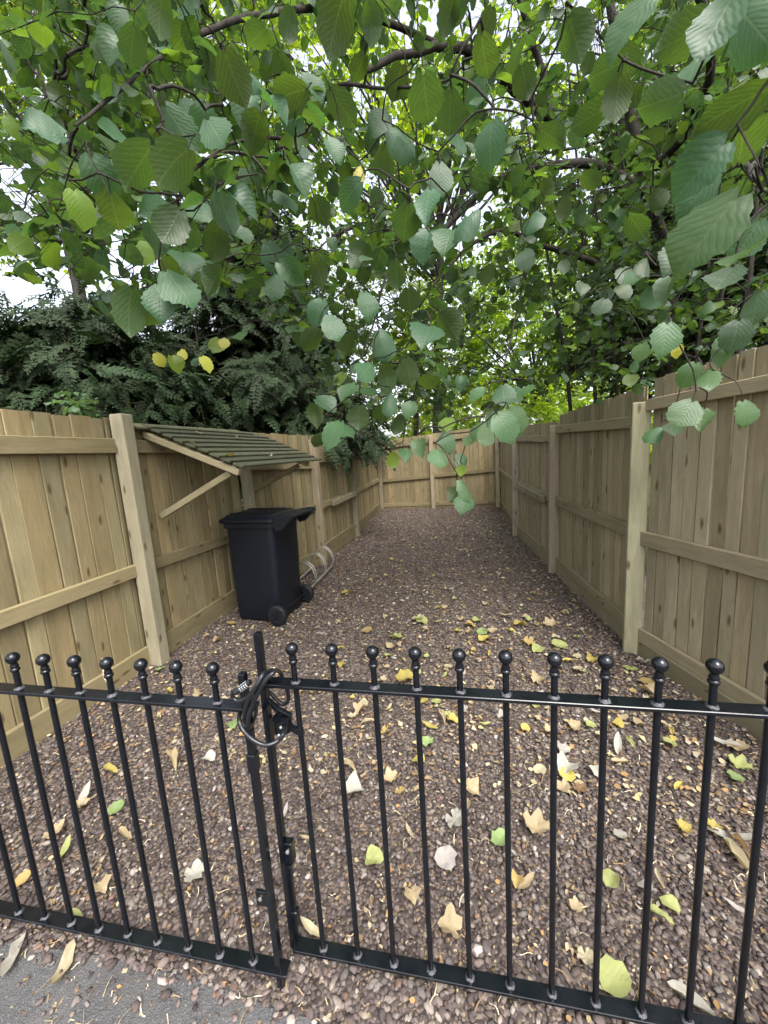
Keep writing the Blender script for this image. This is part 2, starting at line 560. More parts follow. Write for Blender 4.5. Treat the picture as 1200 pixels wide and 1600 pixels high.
# gravel stones
def ico(sub):
    ph = (1 + 5 ** 0.5) / 2
    v = [(-1, ph, 0), (1, ph, 0), (-1, -ph, 0), (1, -ph, 0), (0, -1, ph), (0, 1, ph), (0, -1, -ph), (0, 1, -ph), (ph, 0, -1), (ph, 0, 1), (-ph, 0, -1), (-ph, 0, 1)]
    f = [(0, 11, 5), (0, 5, 1), (0, 1, 7), (0, 7, 10), (0, 10, 11), (1, 5, 9), (5, 11, 4), (11, 10, 2), (10, 7, 6), (7, 1, 8), (3, 9, 4), (3, 4, 2), (3, 2, 6), (3, 6, 8), (3, 8, 9), (4, 9, 5), (2, 4, 11), (6, 2, 10), (8, 6, 7), (9, 8, 1)]
    v = [nz(p) for p in v]
    for _ in range(sub):
        cache, nf = {}, []

        def midp(a, b):
            k = (min(a, b), max(a, b))
            if k not in cache:
                cache[k] = len(v)
                v.append(nz(v[a] + v[b]))
            return cache[k]
        for a, b, c in f:
            ab, bc, ca = midp(a, b), midp(b, c), midp(c, a)
            nf += [(a, ab, ca), (b, bc, ab), (c, ca, bc), (ab, bc, ca)]
        f = nf
    return np.array(v), np.array(f)


def rot_mats(n, tilt=math.pi):
    a = rng.uniform(0, 2 * math.pi, n)
    b = rng.uniform(-tilt, tilt, n)
    c = rng.uniform(0, 2 * math.pi, n)
    ca, sa, cb, sb, cc, sc = np.cos(a), np.sin(a), np.cos(b), np.sin(b), np.cos(c), np.sin(c)
    o, z = np.ones(n), np.zeros(n)
    Ra = np.stack([np.stack([ca, -sa, z], -1), np.stack([sa, ca, z], -1), np.stack([z, z, o], -1)], -2)
    Rb = np.stack([np.stack([o, z, z], -1), np.stack([z, cb, -sb], -1), np.stack([z, sb, cb], -1)], -2)
    Rc = np.stack([np.stack([cc, -sc, z], -1), np.stack([sc, cc, z], -1), np.stack([z, z, o], -1)], -2)
    return Ra @ Rb @ Rc


FX_L = ([0.0, 2.5, 3.95, 5.2, 7.04, 10.4], [-2.5, -2.47, -2.42, -2.04, -2.0, -2.16])
FX_R = ([-0.5, 0.9, 2.97, 4.8, 6.85, 10.3], [2.2, 1.85, 1.27, 1.15, 1.0, 1.05])


def in_yard(x, y):
    return (x > np.interp(y, *FX_L) + 0.02) & (x < np.interp(y, *FX_R) - 0.02)


STONE_COL = np.array([(0.115, 0.086, 0.076), (0.165, 0.125, 0.108), (0.14, 0.112, 0.102), (0.21, 0.165, 0.14), (0.185, 0.16, 0.145), (0.28, 0.235, 0.195),
                      (0.085, 0.066, 0.060), (0.36, 0.31, 0.26), (0.225, 0.145, 0.105), (0.50, 0.46, 0.41)])
STONE_P = np.array([0.2, 0.18, 0.15, 0.13, 0.1, 0.08, 0.07, 0.045, 0.03, 0.015])
stoneV, stoneF, stoneC = [], [], []
nbase = 0
for sub, y0, y1, dens, smin, smax in ((1, 0.55, 0.98, 3300, 0.006, 0.0138), (0, 0.98, 1.75, 3400, 0.006, 0.0138), (0, 1.75, 3.4, 1700, 0.0075, 0.017), (0, 3.4, 6.0, 850, 0.009, 0.019), (0, 6.0, 10.4, 360, 0.011, 0.024)):
    n = int(dens * (y1 - y0) * 4.8)
    x = rng.uniform(-2.6, 2.1, n)
    y = rng.uniform(y0, y1, n)
    k = in_yard(x, y)
    ey = edge_y(x)
    k &= (y > ey - 0.02) | (rng.random(n) < np.exp(-np.clip(ey - y, 0, 9) / 0.06) * 0.42)
    x, y = x[k], y[k]
    n = len(x)
    if sub == 0:
        n = len(x)
    tv, tf = ico(sub)
    s = smin + (smax - smin) * rng.random(n) ** 2.2
    big = rng.random(n) < 0.02
    s[big] *= 1.35
    sc = np.stack([s * rng.uniform(0.85, 1.5, n), s * rng.uniform(0.7, 1.0, n), s * rng.uniform(0.4, 0.7, n)], -1)
    Rm = rot_mats(n, 0.6)
    jit = 1 + 0.16 * rng.standard_normal((n, len(tv)))
    vv = tv[None] * jit[..., None] * sc[:, None, :]
    vv = np.einsum('nij,nkj->nki', Rm, vv)
    zz = np.where(y < edge_y(x), 0.002, gh(x, y)) + rng.uniform(0.0, 0.006, n) + s * 0.25
    vv += np.stack([x, y, zz], -1)[:, None, :]
    ci = rng.choice(len(STONE_COL), n, p=STONE_P)
    cc = STONE_COL[ci] * np.array([0.78, 0.78, 0.80]) * rng.uniform(0.65, 1.25, (n, 1)) * np.where(y > 5, 0.92, 1.0)[:, None] * 1.0
    stoneV.append(vv.reshape(-1, 3))
    stoneF.append((tf[None] + (nbase + np.arange(n) * len(tv))[:, None, None]).reshape(-1, 3))
    stoneC.append(np.repeat(cc, len(tv), 0))
    nbase += n * len(tv)
tag(link('gravel', np_mesh('gravel', np.concatenate(stoneV), np.concatenate(stoneF), M_GRAVEL, col=np.concatenate(stoneC), smooth=True)), kind='stuff')


# crumbs of dry leaf and bits of straw lying on the gravel
def flakes(n, ysamp, smin, smax, cols, name, long=1.0, curl=0.5):
    x = rng.uniform(-2.5, 1.9, n)
    y = ysamp(n)
    k = in_yard(x, y) & (y > 0.5) & ((y > 0.9) | (rng.random(n) < 0.3))
    x, y = x[k], y[k]
    n = len(x)
    s = rng.uniform(smin, smax, n)
    base = np.array([(-.5, -.5, 0), (.1, -.6, .1), (.55, -.1, .35), (.4, .5, .1), (-.2, .6, .3), (-.6, .1, .1), (0, 0, .0)])
    vv = base[None] * (1 + 0.35 * rng.standard_normal((n, 7, 3))) * np.stack([s * long, s, s * curl], -1)[:, None, :]
    vv = np.einsum('nij,nkj->nki', rot_mats(n, 0.5), vv)
    zz = np.where(y < edge_y(x), 0.005, gh(x, y) + 0.016)
    vv += np.stack([x, y, zz + s * 0.15], -1)[:, None, :]
    tf = np.array([(6, i, (i + 1) % 6) for i in range(6)])
    F_ = (tf[None] + (np.arange(n) * 7)[:, None, None]).reshape(-1, 3)
    cols = np.array(cols)
    cc = cols[rng.integers(0, len(cols), n)] * rng.uniform(0.6, 1.15, (n, 1))
    tag(link(name, np_mesh(name, vv.reshape(-1, 3), F_, M_LITTER, col=np.repeat(cc, 7, 0))), kind='stuff')


TANS = [(0.34, 0.25, 0.14), (0.42, 0.33, 0.20), (0.28, 0.18, 0.09), (0.48, 0.41, 0.28), (0.22, 0.14, 0.08), (0.36, 0.22, 0.10)]
flakes(11000, lambda n: 0.5 + 9.8 * rng.random(n) ** 1.1, 0.004, 0.014, TANS, 'leaf_litter')
flakes(4200, lambda n: 1.6 + 8.5 * rng.random(n) ** 1.3, 0.011, 0.022, TANS + [(0.5, 0.45, 0.3), (0.46, 0.40, 0.2)], 'leaf_fragments', 1.2)
flakes(16000, lambda n: 0.5 + 4.5 * rng.random(n) ** 1.5, 0.0018, 0.0055, TANS + [(0.10, 0.07, 0.05), (0.14, 0.10, 0.07), (0.07, 0.05, 0.04)], 'crumb_litter', 1.8)

sm = []
sF, sC, nb = [], [], 0
ns = 2600
for i in range(ns):
    x, y = random.uniform(-2.3, 1.8), 0.42 + 5.5 * random.random() ** 2.4
    if not in_yard(x, y):
        continue
    L = random.uniform(0.012, 0.05) * (1.6 if random.random() < 0.1 else 1)
    a = random.uniform(0, 6.28)
    bend = random.uniform(-1.6, 1.6)
    w = random.uniform(0.0006, 0.0016)
    z = (0.007 if y < edge_y(x) else float(gh(x, y)) + 0.02)
    p = np.array([x, y])
    vs = []
    for k in range(6):
        d = np.array([math.cos(a), math.sin(a)])
        nn = np.array([-d[1], d[0]])
        hz = z + 0.004 * math.sin(k * 1.2 + i)
        vs += [(*(p - nn * w), hz), (*(p + nn * w), hz + 0.0012)]
        p = p + d * L / 5
        a += bend / 5
    sm += vs
    sF += [(nb + 2 * k, nb + 2 * k + 2, nb + 2 * k + 3, nb + 2 * k + 1) for k in range(5)]
    c = random.choice([(0.5, 0.4, 0.24), (0.58, 0.5, 0.34), (0.32, 0.22, 0.13), (0.2, 0.14, 0.09)])
    sC += [c] * 12
    nb += 12
tag(link('straw_litter', np_mesh('straw_litter', np.array(sm), np.array(sF), M_LITTER, col=np.array(sC))), kind='stuff')

# ------------------------------------------------------------------ timber pieces: local z runs along the grain
plank_cache = {}


def plank_mesh(name, w, t, L, mat, bev=0.004, taper=0.0, seed=0):
    key = (name, round(w, 3), round(t, 3), round(L, 2), mat.name, seed, taper)
    if key not in plank_cache:
        b = MB()
        if taper:
            # lapped board: face piece with a thin tongue running behind its neighbour
            e = 0.0025
            prof = [(-w / 2, -t / 2 + e), (-w / 2 + e, -t / 2), (w / 2 - e, -t / 2), (w / 2, -t / 2 + e), (w / 2, t * 0.15), (w / 2 + 0.022, t * 0.15), (w / 2 + 0.022, t / 2),
                    (-w / 2 + 0.024, t / 2), (-w / 2 + 0.024, t * 0.08), (-w / 2, t * 0.08)]
            rs = random.Random(seed)
            ph = rs.uniform(0, 6)
            b.loft([[(x + 0.0025 * math.sin(z * 3 + ph), y + 0.003 * math.sin(z * 2.1 + ph * 2), z) for x, y in prof] for z in (0, L * 0.25, L * 0.5, L * 0.75, L)])
        else:
            b.box(-w / 2, w / 2, -t / 2, t / 2, 0, L, bev=bev)
        plank_cache[key] = b.mesh(name, mat)
    return plank_cache[key]


def plank(parent, name, A, B, w, t, mat, side, tint=(1, 1, 1), bev=0.004, roll=0.0):
    """timber from A to B; 'side' is the direction its thickness faces"""
    A, B = Vector(A), Vector(B)
    z = (B - A)
    L = z.length
    z.normalize()
    y = Vector(side)
    y = (y - z * y.dot(z)).normalized()
    x = y.cross(z)
    Lq = max(0.02, round(L, 2))
    o = link(name, plank_mesh(name, w, t, Lq, mat, bev), None, parent)
    M = Matrix(((x.x, y.x, z.x, A.x), (x.y, y.y, z.y, A.y), (x.z, y.z, z.z, A.z), (0, 0, 0, 1)))
    M = M @ Matrix.Rotation(roll, 4, 'Z') @ Matrix.Scale(L / Lq, 4, (0, 0, 1))
    o.matrix_local = M
    o.color = (*tint, 1)
    return o


def fence(name, label, segs, posts, inward_sign, tint):
    """segs: dicts A,B (inner face of the boards), top, rails [(zA,zB,h)], base"""
    root = tag(empty(name, (0, 0, 0)), label, 'fence')
    for s in segs:
        A, B = np.array(s['A'], float), np.array(s['B'], float)
        L = np.linalg.norm(B - A)
        d = (B - A) / L
        n_in = np.array([d[1], -d[0]]) * inward_sign
        pos = 0.0
        i = 0
        ex = s.get('w', 0.103)
        while pos < L - 0.02:
            wv = ex * random.choice((0.93, 0.97, 1.0, 1.04, 1.08))
            if s.get('wide') and random.random() < 0.4:
                wv *= 1.35
            wv = min(wv, L - pos)
            f = (pos + wv / 2) / L
            topz = s['top'][0] * (1 - f) + s['top'][1] * f + random.uniform(-0.007, 0.007)
            p = A + d * (pos + wv / 2) - n_in * (0.010 + random.uniform(0, 0.003) + (0.003 if i % 2 else 0.0))
            full = wv - s.get('gap', 0.005)
            me = plank_mesh('board', round(full, 3), 0.016, round(topz - 0.02, 2), M_WOOD, 0.002, 0.008, i % 5)
            o = link('board', me, None, root)
            x = Vector((d[0], d[1], 0))
            yv = Vector((n_in[0], n_in[1], 0))
            tiltz = random.uniform(-0.004, 0.004)
            M = Matrix(((x.x, -yv.x, 0, p[0]), (x.y, -yv.y, 0, p[1]), (0, 0, 1, 0.02), (0, 0, 0, 1)))
            if M.to_3x3().determinant() < 0:
                M = Matrix(((-x.x, -yv.x, 0, p[0]), (-x.y, -yv.y, 0, p[1]), (0, 0, 1, 0.02), (0, 0, 0, 1)))
            o.matrix_local = M @ Matrix.Rotation(rad(random.uniform(0.5, 3.5)), 4, 'Z') @ Matrix.Rotation(tiltz, 4, 'Y')
            sh = random.uniform(0.86, 1.1)
            wm = random.uniform(-0.04, 0.05)
            o.color = (tint[0] * sh * (1 + wm), tint[1] * sh, tint[2] * sh * (1 - wm), 1)
            pos += wv
            i += 1
        for zA, zB, h in s['rails']:
            a = A + n_in * 0.022
            b = B + n_in * 0.022
            plank(root, 'rail', (*a, zA), (*b, zB), h, 0.040, M_WOOD, (*n_in, 0), tuple(c * 0.9 for c in tint))
        bz = s.get('base', 0.2)
        if bz:
            a = A + n_in * 0.017
            b = B + n_in * 0.017
            plank(root, 'gravel_board', (*a, bz / 2 - 0.01), (*b, bz / 2 - 0.01), bz, 0.030, M_WOOD, (*n_in, 0), tuple(c * 0.8 for c in tint))
    for (x, y, zt, w, ang) in posts:
        o = link('post', plank_mesh('post', w, w, round(zt + 0.02, 2), M_POST, 0.006), None, root)
        o.matrix_local = Matrix.Translation((x, y, -0.02)) @ Matrix.Rotation(ang, 4, 'Z')
        o.color = (*[c * random.uniform(0.92, 1.05) for c in (1, 1, 1)], 1)
    return root


LT = (1.12, 1.07, 0.92)
RT = (1.28, 1.27, 1.25)
left = fence('wooden_fence', 'tan featheredge board fence along the left side, with the lean-to roof fixed to it', [
    dict(A=(-2.53, 0.55), B=(-2.475, 2.44), top=(1.915, 1.93), rails=[(1.735, 1.725, 0.105), (0.785, 0.780, 0.095)], base=0.17, w=0.105, gap=0.006, wide=True),
    dict(A=(-2.452, 2.50), B=(-2.44, 3.98), top=(1.905, 1.88), rails=[(1.72, 1.70, 0.10), (0.79, 0.745, 0.095)], base=0.20, w=0.11),
    dict(A=(-2.41, 4.02), B=(-2.035, 5.16), top=(1.88, 1.86), rails=[(1.50, 1.44, 0.09), (0.82, 0.845, 0.095)], base=0.22, w=0.095),
    dict(A=(-2.03, 5.22), B=(-2.00, 7.00), top=(1.86, 1.84), rails=[(1.52, 1.50, 0.09), (0.84, 0.82, 0.09)], base=0.26),
    dict(A=(-2.0, 7.06), B=(-2.17, 10.42), top=(1.84, 1.84), rails=[(1.50, 1.50, 0.09), (0.83, 0.83, 0.09)], base=0.22),
], [(-2.405, 2.475, 1.945, 0.105, 0.03), (-2.36, 4.0, 1.84, 0.095, -0.1), (-1.985, 5.19, 1.80, 0.10, -0.05), (-1.95, 7.03, 1.75, 0.10, 0.05), (-2.1, 10.33, 1.5, 0.10, 0.0),
    (-2.45, 0.55, 1.93, 0.105, 0)], 1, LT)
o = plank(left, 'batten', (-1.955, 5.75, 0.815), (-1.90, 6.93, 0.835), 0.085, 0.035, M_POST, (1, 0, 0))
o = plank(left, 'trim', (-2.435, 2.56, 0.30), (-2.435, 2.56, 1.82), 0.07, 0.02, M_WOOD, (1, 0, 0), LT)

back = fence('wooden_fence', 'short featheredge board fence closing the far end of the yard', [
    dict(A=(-2.14, 10.42), B=(-0.68, 10.40), top=(1.86, 1.97), rails=[(1.69, 1.79, 0.09), (0.785, 0.855, 0.09), (0.11, 0.11, 0.10)], base=0.06, w=0.12),
    dict(A=(-0.66, 10.40), B=(1.06, 10.33), top=(1.97, 2.09), rails=[(1.79, 1.90, 0.09), (0.86, 0.95, 0.09), (0.11, 0.12, 0.10)], base=0.06, w=0.12),
], [(-0.68, 10.33, 1.93, 0.10, 0.0), (0.99, 10.24, 1.75, 0.10, 0.0)], 1, (0.98, 0.94, 0.80))

right = fence('wooden_fence', 'grey-tan featheredge board fence along the right side, stepping down away from the gate', [
    dict(A=(1.86, 0.95), B=(1.278, 2.93), top=(2.0, 1.935), rails=[(1.80, 1.765, 0.075), (0.90, 0.855, 0.10)], base=0.20, w=0.088, gap=0.010),
    dict(A=(1.268, 3.02), B=(1.145, 4.77), top=(1.90, 1.86), rails=[(1.665, 1.70, 0.085), (0.875, 0.88, 0.10)], base=0.21, w=0.088, gap=0.010),
    dict(A=(1.14, 4.86), B=(1.0, 6.82), top=(1.79, 1.86), rails=[(1.60, 1.65, 0.085), (0.875, 0.90, 0.09)], base=0.20, w=0.088, gap=0.010),
    dict(A=(0.995, 6.9), B=(1.06, 10.34), top=(1.95, 2.08), rails=[(1.75, 1.90, 0.09), (0.89, 0.95, 0.09)], base=0.20, w=0.12),
], [(1.235, 2.975, 1.79, 0.11, -0.28), (1.10, 4.81, 1.745, 0.105, -0.07), (0.955, 6.86, 1.70, 0.105, 0.0)], -1, RT)
plank(right, 'batten', (0.985, 6.78, 0.875), (1.035, 5.1, 0.86), 0.085, 0.06, M_POST, (-1, 0, 0), (0.95, 0.95, 0.9))
plank(right, 'kick_board', (1.80, 1.0, 0.02), (1.262, 2.90, 0.02), 0.16, 0.022, M_WOOD, (-1, -0.28, 0), (0.7, 0.72, 0.7))

# ------------------------------------------------------------------ lean-to roof on the left fence
roof = tag(empty('lean_to_roof', (-2.44, 2.7, 1.5)), 'small lean-to roof of dark mossy lapped slats braced off the left fence above the wheelie bin', 'shelter roof')


def rl(p):
    return (p[0] + 2.44, p[1] - 2.7, p[2] - 1.5)


x0, z0, x1, z1 = -2.43, 1.865, -1.585, 1.480
nsl = 9
sl = Vector((x1 - x0, 0, z1 - z0))
for i in range(nsl):
    f = (i + 0.5) / nsl
    c = Vector((x0, 0, z0)) + sl * f
    up = Vector((0.36, 0, 0.81)).normalized()
    lap = (Vector((x1 - x0, 0, z1 - z0)).normalized() * 0.07 + up * 0.001)
    tilt = Vector((0.30, 0, 0.95)).normalized()
    ya, yb = 2.66 + random.uniform(-0.012, 0.012), 4.42 + random.uniform(-0.015, 0.015)
    o = plank(roof, 'slat', rl((c.x, ya, c.z + 0.030)), rl((c.x, yb, c.z + 0.030)), 0.084, 0.018, M_SLAT, tilt, (1, 1, 1), 0.002)
    o.color = (*[random.uniform(0.8, 1.15)] * 3, 1)
plank(roof, 'ridge_board', rl((-2.425, 2.58, 1.875)), rl((-2.425, 4.10, 1.885)), 0.11, 0.022, M_SLAT, (0.35, 0, 0.94), (1.5, 1.5, 1.3))
for y in (2.70, 4.1):
    plank(roof, 'rafter', rl((-2.43, y, 1.815)), rl((-1.64, y, 1.475)), 0.05, 0.05, M_POST, (0, 1, 0), (0.9, 0.85, 0.75))
plank(roof, 'brace', rl((-2.42, 2.735, 1.15)), rl((-1.74, 2.735, 1.475)), 0.05, 0.038, M_POST, (0, 1, 0), (0.95, 0.9, 0.78))
plank(roof, 'brace', rl((-2.36, 4.06, 1.20)), rl((-1.74, 4.06, 1.475)), 0.05, 0.038, M_POST, (0, 1, 0), (0.62, 0.55, 0.45))


# ------------------------------------------------------------------ wheelie bin
def rrect(cx, cy_, hx, hy, r, z, n=5):
    hx *= 0.90
    cx = cx * 0.9 + 0.01
    pts = []
    for sx, sy, a0 in ((1, 1, 0), (-1, 1, 90), (-1, -1, 180), (1, -1, 270)):
        for k in range(n):
            a = rad(a0 + 90 * k / (n - 1))
            pts.append((cx + sx * (hx - r) + r * math.cos(a), cy_ + sy * (hy - r) + r * math.sin(a), z))
    return pts


wb = tag(empty('wheelie_bin', (-1.945, 3.49, 0.0), rad(-4)), 'black two-wheeled wheelie bin with closed lid standing under the lean-to roof', 'bin')
b = MB()
b.loft([rrect(-0.005, 0, 0.262, 0.232, 0.05, 0.015), rrect(-0.005, 0, 0.272, 0.238, 0.055, 0.03), rrect(-0.01, 0, 0.282, 0.246, 0.06, 0.35), rrect(0.0, 0, 0.284, 0.254, 0.06, 0.80),
        rrect(0.0, 0, 0.288, 0.258, 0.06, 0.93), rrect(0.0, 0, 0.305, 0.276, 0.06, 0.935), rrect(0.0, 0, 0.308, 0.279, 0.06, 0.978), rrect(0.0, 0, 0.30, 0.27, 0.05, 0.984)])
b.build('body', M_BIN, wb, True, 35)
b = MB()
b.loft([rrect(-0.012, 0, 0.325, 0.284, 0.06, 0.985), rrect(-0.012, 0, 0.332, 0.291, 0.06, 0.990), rrect(-0.012, 0, 0.332, 0.291, 0.06, 1.018), rrect(-0.012, 0, 0.32, 0.28, 0.06, 1.026),
        rrect(-0.02, 0, 0.30, 0.245, 0.06, 1.034), rrect(-0.02, 0, 0.285, 0.23, 0.06, 1.052), rrect(-0.02, 0, 0.26, 0.205, 0.06, 1.056)])
lid = b.build('lid', M_BIN, wb, True, 35)
b = MB()
b.box(-0.345, -0.290, -0.20, 0.20, 0.984, 1.008, bev=0.006)
b.build('lid_lip', M_BIN, lid, True)
for sy in (-1, 1):
    b = MB()
    b.box(-0.24, 0.20, sy * 0.15 - 0.02, sy * 0.15 + 0.02, 1.05, 1.066, bev=0.005)
    b.build('lid_rib', M_BIN, lid, True)
for sy in (-1, 1):          # hinge handle with two cheeks
    y = sy * 0.235
    prof = [(0.25, 0.99), (0.30, 0.90), (0.36, 0.915), (0.43, 0.985), (0.475, 1.03), (0.47, 1.052), (0.40, 1.05), (0.30, 1.04)]
    t_ = 0.022
    b = MB()
    b.add([(x, y - t_, z) for x, z in prof] + [(x, y + t_, z) for x, z in prof],
          [tuple(range(8)), tuple(reversed(range(8, 16)))] + [(i, (i + 1) % 8, 8 + (i + 1) % 8, 8 + i) for i in range(8)])
    b.build('handle_bracket', M_BIN, wb)
b = MB()
b.tube([(0.455, -0.27, 1.028), (0.455, -0.1, 1.03), (0.455, 0.1, 1.03), (0.455, 0.27, 1.028)], 0.018, 10)
b.build('handle', M_BIN, wb, True)
b = MB()
b.box(0.27, 0.435, -0.21, 0.21, 1.02, 1.04, bev=0.005)
b.build('hinge_plate', M_BIN, wb)
b = MB()
b.tube([(0.245, -0.30, 0.097), (0.245, 0.30, 0.097)], 0.011, 8)
b.build('axle', M_RUBBER, wb, True)
for sy in (-1, 1):
    Mw = Matrix.Translation((0.245, sy * 0.292, 0.097)) @ Matrix.Rotation(rad(90), 4, 'X')
    b = MB()
    b.lathe([(0.062, -0.024), (0.088, -0.026), (0.098, -0.017), (0.1, 0), (0.098, 0.017), (0.088, 0.026), (0.062, 0.024)], 28, Mw)
    w_ = b.build('wheel', M_RUBBER, wb, True, 50)
    b = MB()
    b.lathe([(0.060, -0.016), (0.0605, 0.016)], 24, Mw)
    b.lathe([(0.022, -0.030), (0.024, -0.016), (0.024, 0.016), (0.022, 0.030)], 12, Mw)
    for k in range(6):
        b.box(0.022, 0.06, -0.006, 0.006, -0.024, 0.024, Mw @ Matrix.Rotation(k * math.pi / 3, 4, 'Z'))
    b.build('hub', M_BIN, w_, True, 40)

# ------------------------------------------------------------------ cycle rack
rack = tag(empty('cycle_rack', (-1.77, 4.6, 0.0), rad(2)), 'low steel wheel rack of paired wire hoops lying by the left fence behind the bin', 'bike rack')
for x in (0.0, -0.27):
    b = MB()
    b.tube([(x, -0.55, 0.028), (x, 0.38, 0.028)], 0.014, 8)
    b.build('ground_rail', M_STEEL, rack, True)
for y in (-0.42, -0.02, 0.32):
    for dy in (0, 0.055):
        b = MB()
        pts = [(0.0, y + dy, 0.03), (0.035, y + dy, 0.12), (0.01, y + dy, 0.24), (-0.07, y + dy, 0.31), (-0.16, y + dy, 0.29), (-0.24, y + dy, 0.18), (-0.27, y + dy, 0.03)]
        b.tube(bez(pts, 4), 0.006, 6)
        b.build('hoop', M_STEEL, rack, True)

# ------------------------------------------------------------------ gate: two leaves of round bars
BALL = [(0.0005, 1.0), (0.004, 1.0), (0.0085, 0.9)]


def bar_mesh(z0, z1):
    b = MB()
    b.lathe([(0.008, z0), (0.008, z1)], 12)
    return b.mesh('bar', M_BLACK, True)


def finial_mesh():
    b = MB()
    pr = [(0.0085, -0.042), (0.0115, -0.040), (0.0120, -0.034), (0.0085, -0.031), (0.0110, -0.027), (0.0090, -0.022), (0.0080, -0.0155)]
    pr += [(0.0172 * math.sin(math.pi * k / 12), -0.0172 * math.cos(math.pi * k / 12)) for k in range(2, 12)] + [(0.0006, 0.0172)]
    b.lathe(pr, 18)
    return b.mesh('finial', M_BLACK, True, 60)


def weld_mesh():
    b = MB()
    b.lathe([(0.0135, 0.0), (0.0125, 0.002), (0.0098, 0.004), (0.0083, 0.0065)], 10)
    v = [(x * (1 + 0.25 * math.sin(7 * x * 100 + y * 300)), y * (1 + 0.2 * math.sin(y * 500)), z) for x, y, z in b.v]
    b.v = v
    return b.mesh('weld', M_WELD, True, 80)


FIN, WELD = finial_mesh(), weld_mesh()


def gate_leaf(label, origin, ang, xs, x_from, x_to, z_ball, z_top, z_bot):
    """local x along the leaf; z_top, z_bot: upper faces of the rails"""
    root = tag(empty('gate_leaf', origin, ang), label, 'gate')
    for nm, z in (('top_rail', z_top), ('bottom_rail', z_bot)):
        b = MB()
        b.box(x_from, x_to, -0.020, 0.020, z - 0.010, z, bev=0.0015)
        b.build(nm, M_BLACK, root)
    bm_ = bar_mesh(z_bot - 0.004, z_ball - 0.036)
    for x in xs:
        o = link('bar', bm_, None, root)
        o.location = (x, random.uniform(-0.001, 0.001), 0)
        o.rotation_euler = (0, random.uniform(-0.0015, 0.0015), random.uniform(0, 6))
        f_ = link('finial', FIN, None, o)
        f_.location = (0, 0, z_ball)
        for z in (z_top, z_bot):
            w_ = link('weld', WELD, None, o)
            w_.location = (0, 0, z)
            w_.rotation_euler = (0, 0, random.uniform(0, 6))
    return root


# right leaf
gr_ = gate_leaf('right-hand black iron gate leaf with ball-topped bars and the latch', (0, 0.894, 0), 0.0, [-0.451 + 0.11 * k for k in range(17)], -0.545, 1.36, 1.055, 0.958, 0.066)
b = MB()
b.box(-0.556, -0.538, -0.010, 0.010, 0.056, 1.098, bev=0.001)
st = b.build('stile', M_BLACK, gr_)
b = MB()          # slide bolt on the stile
b.box(-0.537, -0.525, -0.010, 0.004, 0.10, 0.36, bev=0.001)
b.box(-0.539, -0.521, -0.014, 0.008, 0.10, 0.20, bev=0.002)
b.build('drop_bolt', M_BLACK, gr_)
b = MB()
b.box(-0.5375, -0.512, -0.014, 0.010, 0.375, 0.445, bev=0.002)
kp = b.build('bolt_keeper', M_BLACK, gr_)
b = MB()
b.lathe([(0.006, 0), (0.006, 0.004), (0.003, 0.006)], 10, Matrix.Translation((-0.525, -0.014, 0.42)) @ Matrix.Rotation(rad(90), 4, 'X'))
b.build('bolt', M_BOLT, kp, True)
# latch: round drum with an arm bolted to the first bar
b = MB()
b.lathe([(0.024, -0.022), (0.027, -0.019), (0.027, 0.016), (0.0265, 0.019), (0.021, 0.020), (0.020, 0.010), (0.001, 0.010)], 22, Matrix.Translation((-0.500, -0.005, 0.835)))
lt = b.build('latch', M_BLACK, gr_, True, 40)
b = MB()
pr = [(-0.480, 0.843), (-0.466, 0.829), (-0.452, 0.824), (-0.440, 0.821), (-0.438, 0.807), (-0.452, 0.804), (-0.466, 0.810), (-0.482, 0.822)]
b.add([(x, -0.012, z) for x, z in pr] + [(x, -0.003, z) for x, z in pr], [tuple(range(8)), tuple(reversed(range(8, 16)))] + [(i, (i + 1) % 8, 8 + (i + 1) % 8, 8 + i) for i in range(8)])
b.tube([(-0.545, 0.004, 0.900), (-0.51, 0.004, 0.868), (-0.475, 0.004, 0.852)], 0.007, 8)
b.build('latch_arm', M_BLACK, lt)
for x, z in ((-0.492, 0.842), (-0.50, 0.818)):
    b = MB()
    b.lathe([(0.0045, 0), (0.0045, 0.003), (0.002, 0.005)], 10, Matrix.Translation((x, -0.031, z)) @ Matrix.Rotation(rad(90), 4, 'X'))
    b.build('bolt', M_BOLT, lt, True)
# left leaf
LA = math.atan2(0.0, 1)
gl_ = gate_leaf('left-hand black iron gate leaf with ball-topped bars running off to the left', (0, 0.827, 0), 0.0, [-0.648 - 0.11 * k for k in range(13)], -2.05, -0.535, 1.027, 0.930, 0.078)
b = MB()
b.box(-0.572, -0.554, -0.010, 0.010, 0.012, 1.02, bev=0.0015)
st = b.build('stile', M_BLACK, gl_)
b = MB()
b.box(-0.568, -0.558, -0.006, 0.006, -0.03, 0.015)
b.build('drop_bolt', M_BLACK, gl_)
b = MB()
b.box(-0.575, -0.551, -0.014, 0.013, 0.735, 0.79, bev=0.002)
b.build('sleeve', M_BLACK, gl_)
b = MB()
b.box(-0.606, -0.573, -0.006, 0.002, 0.295, 0.345, bev=0.001)
kp = b.build('bolt_keeper', M_BLACK, gl_)
b = MB()
b.lathe([(0.006, 0), (0.006, 0.003), (0.003, 0.0045)], 10, Matrix.Translation((-0.592, -0.007, 0.322)) @ Matrix.Rotation(rad(90), 4, 'X'))
b.build('bolt', M_BOLT, kp, True)

# coiled cable lock round the two stiles
lock = tag(empty('cable_lock', (-0.55, 0.86, 0.92)), 'black coiled bicycle cable lock with white number dials wound round the meeting stiles', 'lock')


def lk(cx, cy_, Yw):
    px, py = 320 + cx / 6, 980 + cy_ / 6
    d = ray(px, py)
    p = CAM + d * (Yw / d[1])
    return p - np.array([-0.55, 0.86, 0.92])


